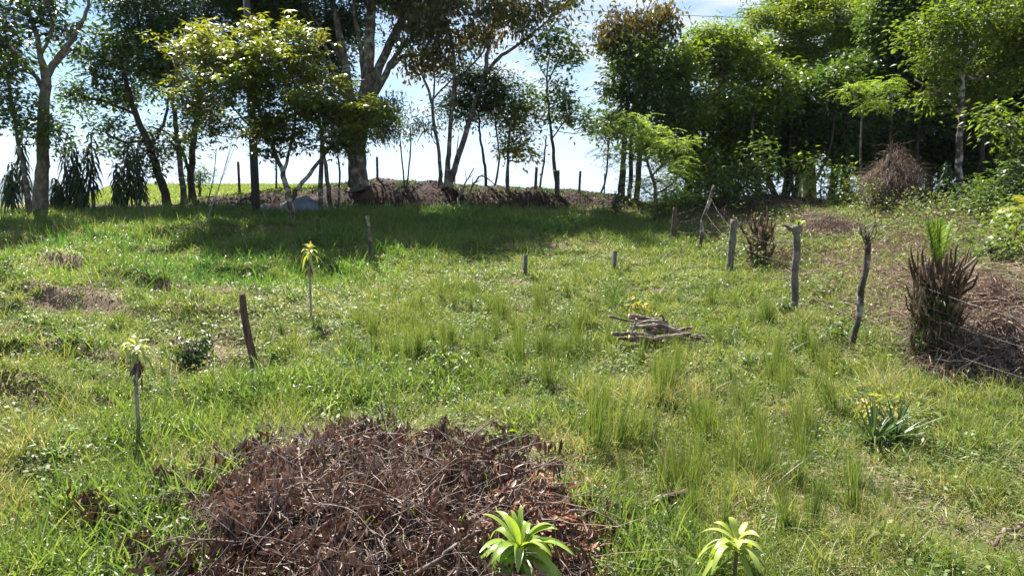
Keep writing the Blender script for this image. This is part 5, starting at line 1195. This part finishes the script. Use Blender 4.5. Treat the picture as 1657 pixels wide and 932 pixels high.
for k, (px, py) in enumerate([(331, 362), (335, 360), (340, 357)]):
    g = ghit(px, py); a = pg + [0, -.15, 3.9 + .5 * k]
    mb = MB(); tube(mb, [g - a * 0 - g, (a - g) * .5, a - g], .009, 5); o = mb.build('guy_wire', M['wire']); o.location = g
    tag(o, ['lowest pale guy wire slanting from the grass to the pole', 'middle pale guy wire slanting from the grass to the pole', 'highest pale guy wire slanting from the grass to the pole'][k], 'guy wire')

# tarp and sack at the foot of the bank
def heap(name, c0, rx, ry, h, mat, label, cat, seed, n=34):
    u = np.linspace(-1, 1, n); A, B = np.meshgrid(u, u); r = np.sqrt(A * A + B * B)
    hh = h * np.clip(1 - r ** 2.2, -.05, 1) * (.65 + .9 * fbm(A * 1.7 + seed, B * 1.7, seed, 3)) + .05 * h * np.sin(A * 14 + B * 5)
    i = np.arange(n - 1)[:, None] * n + np.arange(n - 1)[None]
    mb = MB(); mb.add(np.stack([A * rx * (1 + .1 * np.sin(B * 5)), B * ry, hh], -1).reshape(-1, 3), np.stack([i, i + 1, i + n + 1, i + n], -1).reshape(-1, 4))
    o = mb.build(name, M[mat], None, (0, 0, 0), True); o.location = c0; return tag(o, label, cat)
c0 = P(438, 334, 26.3); c0[2] = gz1(c0[0], c0[1]); heap('tarp', c0, .8, .5, .34, 'tarp', 'crumpled grey-blue tarp on the ground right beside the utility pole', 'tarp', 3)
c0 = P(492, 332, 26.6); c0[2] = gz1(c0[0], c0[1]); heap('tarp', c0, 1.25, .5, .44, 'tarp', 'grey-blue tarp draped over a heap behind the front tree', 'tarp', 8)
c0 = P(445, 330, 25.95); c0[2] = gz1(c0[0], c0[1]) + .28
mb = MB(); th = np.linspace(0, math.pi, 12); al = np.linspace(0, 2 * math.pi, 18, endpoint=False)
V = np.array([[.20 * math.sin(a) * math.cos(b) * (1 + .18 * math.sin(3 * b + a * 2)), .16 * math.sin(a) * math.sin(b), .19 * math.cos(a) * (1 + .15 * math.cos(2 * b))] for a in th for b in al])
mb.add(V, [(i * 18 + j, i * 18 + (j + 1) % 18, (i + 1) * 18 + (j + 1) % 18, (i + 1) * 18 + j) for i in range(11) for j in range(18)])
tube(mb, [(0, 0, .17), (.02, 0, .22), (.03, 0, .28)], [.07, .035, .07], 9, .5, .15)
o = mb.build('sack', M['sack'], None, (0, 0, 0), True); o.location = c0; tag(o, 'small pinkish-brown tied sack sitting on the tarp beside the utility pole', 'sack')

# ------------------------------------------------------------------ lime leaved cane plants, stick plants, pineapple, yellow shrubs
R = np.random.default_rng(55)
def strap_plant(name, g, stem_h, nleaf, Lr, Wr, leafmat, label, cat, bark='bark_pale', stem_r=.022, droop=(.2, 1.1), tiltstem=(0, 0), up=1.0, fold=.45, group=None, prof='strap', K=8, rise=.10):
    T = thing(name, tuple(g), label, cat, group)
    mb = MB(); top = np.array([tiltstem[0], tiltstem[1], stem_h]); pts = smooth_path([(0, 0, -.1), top * .5 + R.normal(0, .01, 3), top], 5)
    tube(mb, pts, np.linspace(stem_r, stem_r * .8, len(pts)), 9, .5, .06); c = mb.build('stem', M[bark], None, (0, 0, 0), True); c.parent = T
    mb = MB(); k = np.arange(nleaf); a = k * 2.4 + R.normal(0, .2, nleaf); t = k / max(1, nleaf - 1)          # outer leaves first
    el = np.interp(t, [0, .5, 1], [.0, .6, 1.35]) * up + R.normal(0, .12, nleaf)
    D = np.stack([np.cos(a) * np.cos(el), np.sin(a) * np.cos(el), np.sin(el)], -1)
    p = top + np.stack([np.cos(a) * .012, np.sin(a) * .012, t * rise], -1)
    blades(mb, p, D, np.tile(UP, (nleaf, 1)) + R.normal(0, .12, (nleaf, 3)), R.uniform(Lr[0], Lr[1], nleaf) * (1 - .2 * t), R.uniform(Wr[0], Wr[1], nleaf), K, np.interp(t, [0, 1], [droop[1], droop[0]]) * R.uniform(.7, 1.3, nleaf), prof, fold, np.clip(.3 + .5 * t + R.normal(0, .15, nleaf), 0, 1), R.normal(0, .12, nleaf))
    c = mb.build('leaves', M[leafmat], None, (0, 0, 0), True); c.parent = T
    return T
a = P(840, 893, 4.55); g = np.array([a[0], a[1], float(ground_z(a[0], a[1]))])
strap_plant('cane_plant', g, a[2] - g[2] - .04, 38, (.46, .66), (.055, .078), 'lime', 'lush lime-green cane plant with broad strap leaves, at the bottom of the brush pile', 'plant', up=.82, droop=(.3, 1.25))
a = P(1192, 888, 4.75); g = np.array([a[0], a[1], float(ground_z(a[0], a[1]))])
strap_plant('cane_plant', g, a[2] - g[2] - .02, 20, (.28, .44), (.05, .075), 'pale_lime', 'smaller lime-yellow cane plant on a thin stem, right of the sawn limb', 'plant', stem_r=.017, up=.75, droop=(.35, .9))
for (px, pb, pt, lab, nn, Lr, up_) in [(228, 712, 572, 'thin pale stem with a tuft of pale yellow drooping leaves, on the left slope', 17, (.20, .30), .8), (504, 520, 412, 'thin stem topped with a tuft of yellow-green leaves, left of centre', 22, (.24, .34), 1.0)]:
    g = ghit(px, pb); h = P(px, pt, g[1])[2] - g[2]
    T = strap_plant('stick_plant', g, h, nn, Lr, (.045, .065), 'pale_green', lab, 'plant', 'pale_stem', .022, (.3, 1.0), (.02, 0), up_, .3, None, 'leaf', 5, .12)
    mb = MB(); n = 14; p = np.stack([R.normal(0.02, .02, n), R.normal(0, .02, n), h - R.random(n) * .3], -1)
    blades(mb, p, R.normal(0, .3, (n, 3)) + [0, 0, -1], R.normal(size=(n, 3)), R.uniform(.12, .22, n), .035, 4, .1, 'leaf', .8, R.random(n))
    c = mb.build('dead_leaves', M['deadleaf']); c.parent = T
# pineapple: two rosettes
g = ghit(1428, 722)
T = thing('pineapple_plant', tuple(g), 'spiky grey-green double rosette of long pointed leaves in the right foreground', 'plant')
for k, (dx_, dy_, sz) in enumerate([(-.11, 0, 1.0), (.17, .06, .95)]):
    n = 34; a = np.arange(n) * 2.4 + k; t = np.arange(n) / (n - 1); el = np.interp(t, [0, .4, 1], [.12, .75, 1.4]) + R.normal(0, .12, n)
    D = np.stack([np.cos(a) * np.cos(el), np.sin(a) * np.cos(el), np.sin(el)], -1)
    mb = MB(); blades(mb, np.tile([dx_, dy_, .03], (n, 1)) + D * .02, D, np.tile(UP, (n, 1)), R.uniform(.50, .80, n) * sz, R.uniform(.036, .05, n), 7, np.interp(t, [0, 1], [.45, .05]) * R.uniform(.6, 1.4, n), 'spike', .7, R.random(n), R.normal(0, .08, n))
    c = mb.build('leaf_rosette', M['pineapple'], None, (0, 0, 0), True); c.parent = T
def small_shrub(name, px, py, rad, h, n, Lr, mat, label, cat='shrub', L=(.08, .14), W=(.03, .05)):
    g = ghit(px, py); T = thing(name, tuple(g), label, cat); 
    ns = 7; tips = np.stack([R.normal(0, rad * .5, ns), R.normal(0, rad * .5, ns), R.uniform(.5, 1, ns) * h], -1)
    mb = MB(); prisms(mb, np.zeros((ns, 3)) + [0, 0, -.05], tips, .008, .004); c = mb.build('stems', M['twig_dark']); c.parent = T
    j = R.integers(ns, size=n); p = tips[j] * R.uniform(.35, 1.05, (n, 1)) + R.normal(0, rad * .28, (n, 3)); p[:, 2] = np.maximum(p[:, 2], .03)
    D = np.stack([R.normal(size=n), R.normal(size=n), R.normal(-.25, .4, n)], -1)
    mb = MB(); blades(mb, p, D, UP + R.normal(0, .8, (n, 3)), R.uniform(*L, n), R.uniform(*W, n), 3, .3, 'leaf', .3); c = mb.build('leaves', M[mat]); c.parent = T
    return T
small_shrub('young_shrub', 1046, 520, .26, .42, 120, 0, 'pale_yellow', 'young yellow-leaved shrub growing just behind the wood pile')
small_shrub('young_shrub', 1422, 694, .24, .44, 120, 0, 'pale_yellow', 'low pale-yellow shrub half hidden behind the spiky rosette plant')
small_shrub('young_shrub', 312, 612, .34, .66, 420, 0, 'leaf_dark', 'dark leafy shrub in the shaded gully on the left slope')
small_shrub('young_shrub', 1270, 512, .20, .30, 90, 0, 'leaf_mid', 'small dark-leaved shrub at the foot of the knobby post')
small_shrub('young_shrub', 1352, 555, .24, .30, 110, 0, 'leaf_mid', 'low dark shrub beside the crooked white-mottled post')
small_shrub('young_shrub', 446, 582, .16, .22, 50, 0, 'leaf_lit', 'low broad-leaved sprout right of the dark crooked post')
small_shrub('young_shrub', 820, 720, .14, .22, 26, 0, 'leaf_lit', 'large-leaved sprout behind the brush pile', L=(.12, .18), W=(.08, .11))
small_shrub('young_shrub', 996, 350, .22, 1.0, 240, 0, 'leaf_dark', 'narrow dark conical bush at the right end of the earth bank')
small_shrub('young_shrub', 730, 610, .35, .32, 200, 0, 'leaf_lit', 'patch of fresh light-green broad leaves above the brush pile')

# ------------------------------------------------------------------ palm stumps, fronds, dead vines
def palm_stump(px, pb, pt, spread, label, green=True, n=60, seed=0, ferns=True, r=.22):
    global R
    R = np.random.default_rng(seed); g = ghit(px, pb); h = P(px, pt, g[1])[2] - g[2]
    T = thing('palm_stump', tuple(g), label, 'palm')
    mb = MB(); pts = [(0, 0, -.1), (0, 0, h * .3), (.02, 0, h * .72)]; tube(mb, pts, [r, r * .8, r * .5], 14, .5, .1); c = mb.build('trunk', M['wood_dark'], None, (0, 0, 0), True); c.parent = T
    mb = MB()
    for k in range(n):
        a = k * 2.4 + R.normal(0, .3); t = (k / n) ** .8; z0 = h * (.02 + .66 * t); rr = r * (1 - .45 * t) * .85
        L_ = h * R.uniform(.12, .34) * (1 + .3 * t); out = spread * R.uniform(.2, 1.3) * (.75 + .4 * t)
        b = np.array([math.cos(a) * rr, math.sin(a) * rr, z0]); e = b + np.array([math.cos(a) * out, math.sin(a) * out, L_]); m_ = (b + e) / 2 + np.array([math.cos(a) * out * .2, math.sin(a) * out * .2, -.05]) + R.normal(0, .02, 3)
        pth = smooth_path([b, m_, e], 3, .008); tube(mb, pth, np.linspace(.036, .008 if R.random() < .6 else .02, len(pth)) * R.uniform(.45, 1.15), 4, .5, .2)
    cone = smooth_path([(.02, 0, h * .6), (0, .01, h * .78), (-.02, 0, h * .9)], 4); tube(mb, cone, np.linspace(r * .5, .03, len(cone)), 8, .5, .2)
    nn = n * 9; a = R.random(nn) * 6.28; z = R.random(nn) * h * .8; rr = r * (.95 - .3 * z / h) + R.random(nn) * spread * (.15 + .5 * z / h)
    curved_twigs(mb, np.stack([np.cos(a) * rr, np.sin(a) * rr, z], -1), nrm(np.stack([np.cos(a) * .5, np.sin(a) * .5, R.normal(-.1, .8, nn)], -1)), R.uniform(.1, .35, nn), .004, 3, .4, .5)
    c = mb.build('leaf_bases', M['sheath'], None, (0, 0, 0), True); c.parent = T
    if ferns:
        mb = MB(); nn = 1700; a = R.random(nn) * 6.28; z = R.random(nn) ** 1.3 * h * .6; rr = r * .9 + np.abs(R.normal(0, .07, nn)); p = np.stack([np.cos(a) * rr, np.sin(a) * rr, z], -1)
        D = np.stack([np.cos(a) * .4, np.sin(a) * .4, R.normal(-.5, .5, nn)], -1); blades(mb, p, D, R.normal(size=(nn, 3)), R.uniform(.04, .12, nn), R.uniform(.012, .035, nn), 3, .3, 'leaf', .3)
        c = mb.build('clinging_ferns', M['leaf_mid']); c.parent = T; c['label'] = 'small green ferns and creepers on the dead leaf bases'
    return T, g, h
def frond(mb, base, D, L, nl=26, ll=.32, w=.028, droop=.5, up=.35, rach=None):
    D = nrm(np.asarray(D, float)); t = np.linspace(0, 1, 14)[:, None]
    path = base + D * L * t - UP * (droop * L * t * t)
    tube(rach if rach is not None else mb, path, np.linspace(.018, .004, 14), 5)
    tt = np.repeat(np.linspace(.18, 1, nl), 2); sg = np.tile([1, -1], nl)
    p = base + D * L * tt[:, None] - UP * (droop * L * tt * tt)[:, None]; tan = nrm(D - UP * (2 * droop * tt)[:, None]); Sd = nrm(np.cross(tan, UP))
    d = Sd * sg[:, None] + tan * .55 + UP * up + R.normal(0, .06, (len(tt), 3)); l_ = ll * np.sin(np.pi * np.clip(.15 + .8 * tt, 0, 1)) ** .6
    blades(mb, p, d, np.cross(d, tan), l_, w, 4, .45, 'spike', .4)
T, g, h = palm_stump(1508, 588, 398, .30, 'tall shaggy palm stump with spiky old leaf bases and one young upright frond', n=120, seed=3, r=.17)
mb = MB(); rb = MB(); base = np.array([-.02, 0, h * .78])
for a, el in [(2.9, 1.42), (2.6, 1.5), (.3, 1.35), (3.4, 1.3), (1.5, 1.5)]:
    frond(mb, base, (math.cos(a) * math.cos(el), math.sin(a) * math.cos(el) * .4, math.sin(el)), .85, 18, .30, .030, .10, .9, rb)
c = mb.build('young_frond', M['lime']); c.parent = T; c = rb.build('frond_rib', M['leaf_mid']); c.parent = T
mb = MB()
for a, l_, z in [(.5, .5, .95), (.9, .42, 1.0), (2.4, .4, .9), (-.2, .5, .85)]:
    b = np.array([0, 0, h * .72 * z]); e = b + np.array([math.cos(a) * l_, -.15, .30 + .1 * math.sin(a * 3)]); pth = smooth_path([b, (b + e) / 2 + [0, 0, -.06], e], 4); tube(mb, pth, np.linspace(.045, .02, len(pth)), 6, .5, .12)
c = mb.build('broken_stalks', M['twig'], None, (0, 0, 0), True); c.parent = T; c['label'] = 'bleached broken leaf stalks splaying from the top'
palm_stump(1228, 436, 340, .30, 'brown palm stump of upright leaf sheaths between two fence posts', n=46, seed=4, ferns=False, r=.2)
R = np.random.default_rng(8)
def palm(px, py, Y, fr, mat, label, seed=0):
    a = P(px, py, Y); g = np.array([a[0], a[1], gz1(a[0], a[1])]); T = thing('palm', tuple(g), label, 'palm'); mb = MB(); rb = MB(); b = np.array([0, 0, max(.2, a[2] - g[2])])
    for (dx_, dy_, dz_, L_, dr) in fr: frond(mb, b, (dx_, dy_, dz_), L_, 30, .36, .035, dr, .15, rb)
    tube(rb, [(0, 0, -.1), b], [.07, .05], 8); c = mb.build('fronds', M[mat]); c.parent = T; c = rb.build('ribs_and_stem', M['bark']); c.parent = T
palm(1600, 330, 25, [(-1, -.3, .5, 1.6, .35), (-.5, -.3, .9, 1.5, .4), (.3, -.4, 1, 1.5, .4), (.9, -.2, .6, 1.5, .4), (-.9, -.5, .15, 1.3, .2), (.2, -1, .4, 1.3, .4), (.6, -.3, 1.1, 1.6, .3)], 'leaf_lit', 'green feathery palm leaning out of the wood at the right')
palm(1672, 345, 20, [(-1, -.2, .55, 1.35, .45), (-.9, -.5, .2, 1.1, .35), (-.6, -.2, .9, 1.2, .4), (.5, -.3, .8, 1.2, .4)], 'pale_yellow', 'palm with yellow fronds at the right picture edge')
# strap leaved dracaenas hanging against the sky at the left
R = np.random.default_rng(12)
def dracaena(px, pb, pt, Y, label, w=.42, group=None, n=110):
    a = P(px, pb, Y); g = np.array([a[0], a[1], gz1(a[0], a[1])]); h = P(px, pt, Y)[2] - g[2]
    T = thing('dracaena', tuple(g), label, 'plant', group); mb = MB(); lb = MB()
    for s in range(2):
        o_ = np.array([R.normal(0, .12), R.normal(0, .1), 0]); hh = h * (1 if s == 0 else R.uniform(.6, .85)); pth = smooth_path([o_ * .3 + [0, 0, -.1], o_ * .7 + [0, 0, hh * .5], o_ + [0, 0, hh * .94]], 5); tube(mb, pth, np.linspace(.035, .02, len(pth)), 6)
        m_ = n // 2; z = np.linspace(.30, .96, m_) * hh; an = np.arange(m_) * 2.4; el = np.interp(np.linspace(0, 1, m_), [0, .8, 1], [-.2, .4, 1.2])
        D = np.stack([np.cos(an) * np.cos(el), np.sin(an) * np.cos(el), np.sin(el)], -1); p = np.stack([o_[0] + 0 * z, o_[1] + 0 * z, z], -1)
        blades(lb, p, D, np.tile(UP, (m_, 1)) + R.normal(0, .2, (m_, 3)), w * R.uniform(.8, 1.3, m_), .08, 5, R.uniform(.8, 1.4, m_), 'strap', .3, None)
    c = mb.build('stems', M['bark'], None, (0, 0, 0), True); c.parent = T; c = lb.build('leaves', M['strap']); c.parent = T
for px, pb, pt, Y, lab in [(22, 340, 262, 26, 'drooping dark strap-leaved plant at the far left edge under the leaning tree'), (45, 345, 205, 27, 'tall dark strap-leaved plant just left of the pale forked trunk'), (96, 335, 290, 26.5, 'small low strap-leaved plant right of the pale forked trunk'),
                           (122, 335, 215, 27, 'tall drooping strap-leaved plant, left one of the tall pair on the skyline'), (152, 336, 212, 27, 'tall drooping strap-leaved plant, right one of the tall pair on the skyline'), (132, 335, 280, 26.5, 'short strap-leaved plant between the tall pair'),
                           (197, 335, 262, 27, 'slim strap-leaved plant with a pointed top on the skyline'), (225, 335, 240, 27.2, 'dense strap-leaved plant beside the curving dark trunk'), (1521, 345, 262, 27, 'strap-leaved rosette on a shaggy brown stem before the dark wood')]:
    dracaena(px, pb, pt, Y, lab)
dracaena(110, 335, 235, 27.4, 'leafy dark strap-leaved plant standing close behind the tall pair'); dracaena(215, 335, 225, 27.6, 'dark strap-leaved plant half hidden under the curving tree')
# dead vine tangle
R = np.random.default_rng(14)
a = P(1428, 344, 24.6); g = np.array([a[0], a[1], gz1(a[0], a[1])]); T = thing('dead_vine_tangle', tuple(g), 'brown dead tangle of dry vines hanging over a stump before the dark wood', 'dead vines')
top = P(1435, 240, 24.6)[2] - g[2]; mb = MB(); tube(mb, [(0, 0, -.1), (.05, 0, top * .5), (.1, 0, top * .9)], [.16, .12, .07], 9, .5, .1); tube(mb, [(-.5, -.6, .2), (-.2, -.5, .8), (.05, -.4, 1.25)], [.05, .045, .03], 7); c = mb.build('stump', M['bark_dark'], None, (0, 0, 0), True); c.parent = T
n = 3000; an = R.random(n) * 6.28; rr = np.sqrt(R.random(n)) * (.55 + .75 * vnoise(an * 1.6, an * 0 + 3, 5)); z = top * (1 - .55 * rr ** 1.2) * R.uniform(.3, 1.0, n) * (.75 + .4 * vnoise(an * 2.2, an * 0, 9)); p = np.stack([np.cos(an) * rr * 1.25 + .05 + .35 * (1 - z / top), np.sin(an) * rr * .8, z * (1 + .18 * np.cos(an))], -1)
D = np.stack([np.cos(an) * .35, np.sin(an) * .35, np.full(n, -.7)], -1) + R.normal(0, .6, (n, 3))
mb = MB(); curved_twigs(mb, p, nrm(D), R.uniform(.25, .7, n), .006, 4, .4, .3)
blades(mb, p[:2200], D[:2200], R.normal(size=(2200, 3)), R.uniform(.05, .13, 2200), .03, 2, .3, 'leaf', 0)
c = mb.build('dry_vines', M['litter']); c.parent = T
# debris: fallen frond, stumps and slashed sticks beyond the fence
for pts, r, lab in [([(1350, 430), (1400, 412), (1455, 402)], .02, 'pale pole lying across the slashed ground left of the shaggy palm stump'), ([(1290, 352), (1340, 360), (1375, 365)], .03, 'pale fallen stick on the bank above the fence'),
                    ([(1560, 520), (1590, 470), (1600, 455)], .02, 'dead stick standing up out of the dry heap at the right'), ([(1575, 533), (1620, 545), (1657, 560)], .02, 'long bleached branch across the dry heap at the right'),
                    ([(1600, 580), (1618, 560), (1628, 530)], .02, 'short bleached root standing in the dry heap'), ([(1360, 480), (1372, 492), (1400, 505)], .015, 'thin stick beside the crooked white-mottled post'),
                    ([(1120, 372), (1165, 380), (1180, 385)], .04, 'fallen trunk piece behind the flat-topped post')]:
    w = []
    for x, y in pts:
        q = ghit(x, y + 6); q = P(x, y, q[1]); w.append(q + np.array([0, 0, .02]))
    branch_obj('dead_branch', w, (r, r * .5), 'twig', lab, 'branch', None, 2, 6, .015)
for (px, py, rad, hh, nt, lab) in [(1612, 590, 1.25, .62, 1500, 'tangled heap of dry brown cut branches and fronds at the right edge, beyond the fence'), (1605, 515, .75, .55, 700, 'smaller pointed heap of dry brown stalks behind the large dry heap'), (1345, 372, 1.1, .35, 500, 'low tangle of dead vines on the bank behind the knobby post')]:
    g = ghit(px, py); T = thing('dry_brush_heap', tuple(g), lab, 'brush heap'); a = R.random(nt) * 6.28; rr = R.random(nt) ** .6; x = np.cos(a) * rr * rad; y = np.sin(a) * rr * rad * .9
    zz = ground_z(x + g[0], y + g[1]) - g[2] + hh * (1 - rr ** 1.6) * R.random(nt) ** .5 * (.6 + .8 * vnoise(x * 2, y * 2, 7)); p = np.stack([x, y, zz], -1); D = R.normal(size=(nt, 3)); D[:, 2] *= .4
    mb = MB(); curved_twigs(mb, p, nrm(D), R.uniform(.2, .95, nt), R.uniform(.003, .011, nt), 5, .45, .2); c = mb.build('dry_branches', M['twig'], None, (0, 0, 0)); c.parent = T; c['kind'] = 'stuff'
    nl_ = nt * 4; j = R.integers(nt, size=nl_); mb = MB(); blades(mb, p[j] + R.normal(0, .07, (nl_, 3)), R.normal(size=(nl_, 3)) * [1, 1, .5] - [0, 0, .4], R.normal(size=(nl_, 3)), R.uniform(.07, .22, nl_), R.uniform(.012, .03, nl_), 3, .3, 'leaf', .5); c = mb.build('dry_leaves', M['litter']); c.parent = T; c['kind'] = 'stuff'
q0 = ghit(1345, 362); T = thing('fallen_frond', tuple(q0 + [0, 0, .15]), 'bleached fallen palm frond arching on the bank above the fence', 'frond'); mb = MB(); rb = MB()
frond(mb, np.zeros(3), (-.9, -.2, -.1), 1.3, 34, .34, .04, .15, -.6, rb); c = mb.build('leaflets', M['straw']); c.parent = T; c = rb.build('rib', M['twig']); c.parent = T

# ------------------------------------------------------------------ the air between here and the far hills
mh = bpy.data.materials.new('haze'); mh.use_nodes = True; mh.node_tree.nodes.clear()
_v = mh.node_tree.nodes.new('ShaderNodeVolumePrincipled'); _o = mh.node_tree.nodes.new('ShaderNodeOutputMaterial')
_v.inputs['Color'].default_value = (0.52, 0.70, 1.0, 1); _v.inputs['Density'].default_value = 0.00008; _v.inputs['Anisotropy'].default_value = 0.2
mh.node_tree.links.new(_v.outputs[0], _o.inputs['Volume'])
X0, X1, Y0, Y1, Z0, Z1 = -6200, 6200, -500, 7300, -45, 260
V = [(x, y, z) for z in (Z0, Z1) for y in (Y0, Y1) for x in (X0, X1)]
mb = MB(); mb.add(V, [(0, 2, 3, 1), (4, 5, 7, 6), (0, 1, 5, 4), (2, 6, 7, 3), (0, 4, 6, 2), (1, 3, 7, 5)]); tag(mb.build('haze', mh), 'thin blue air towards the far hills', 'haze', kind='stuff')
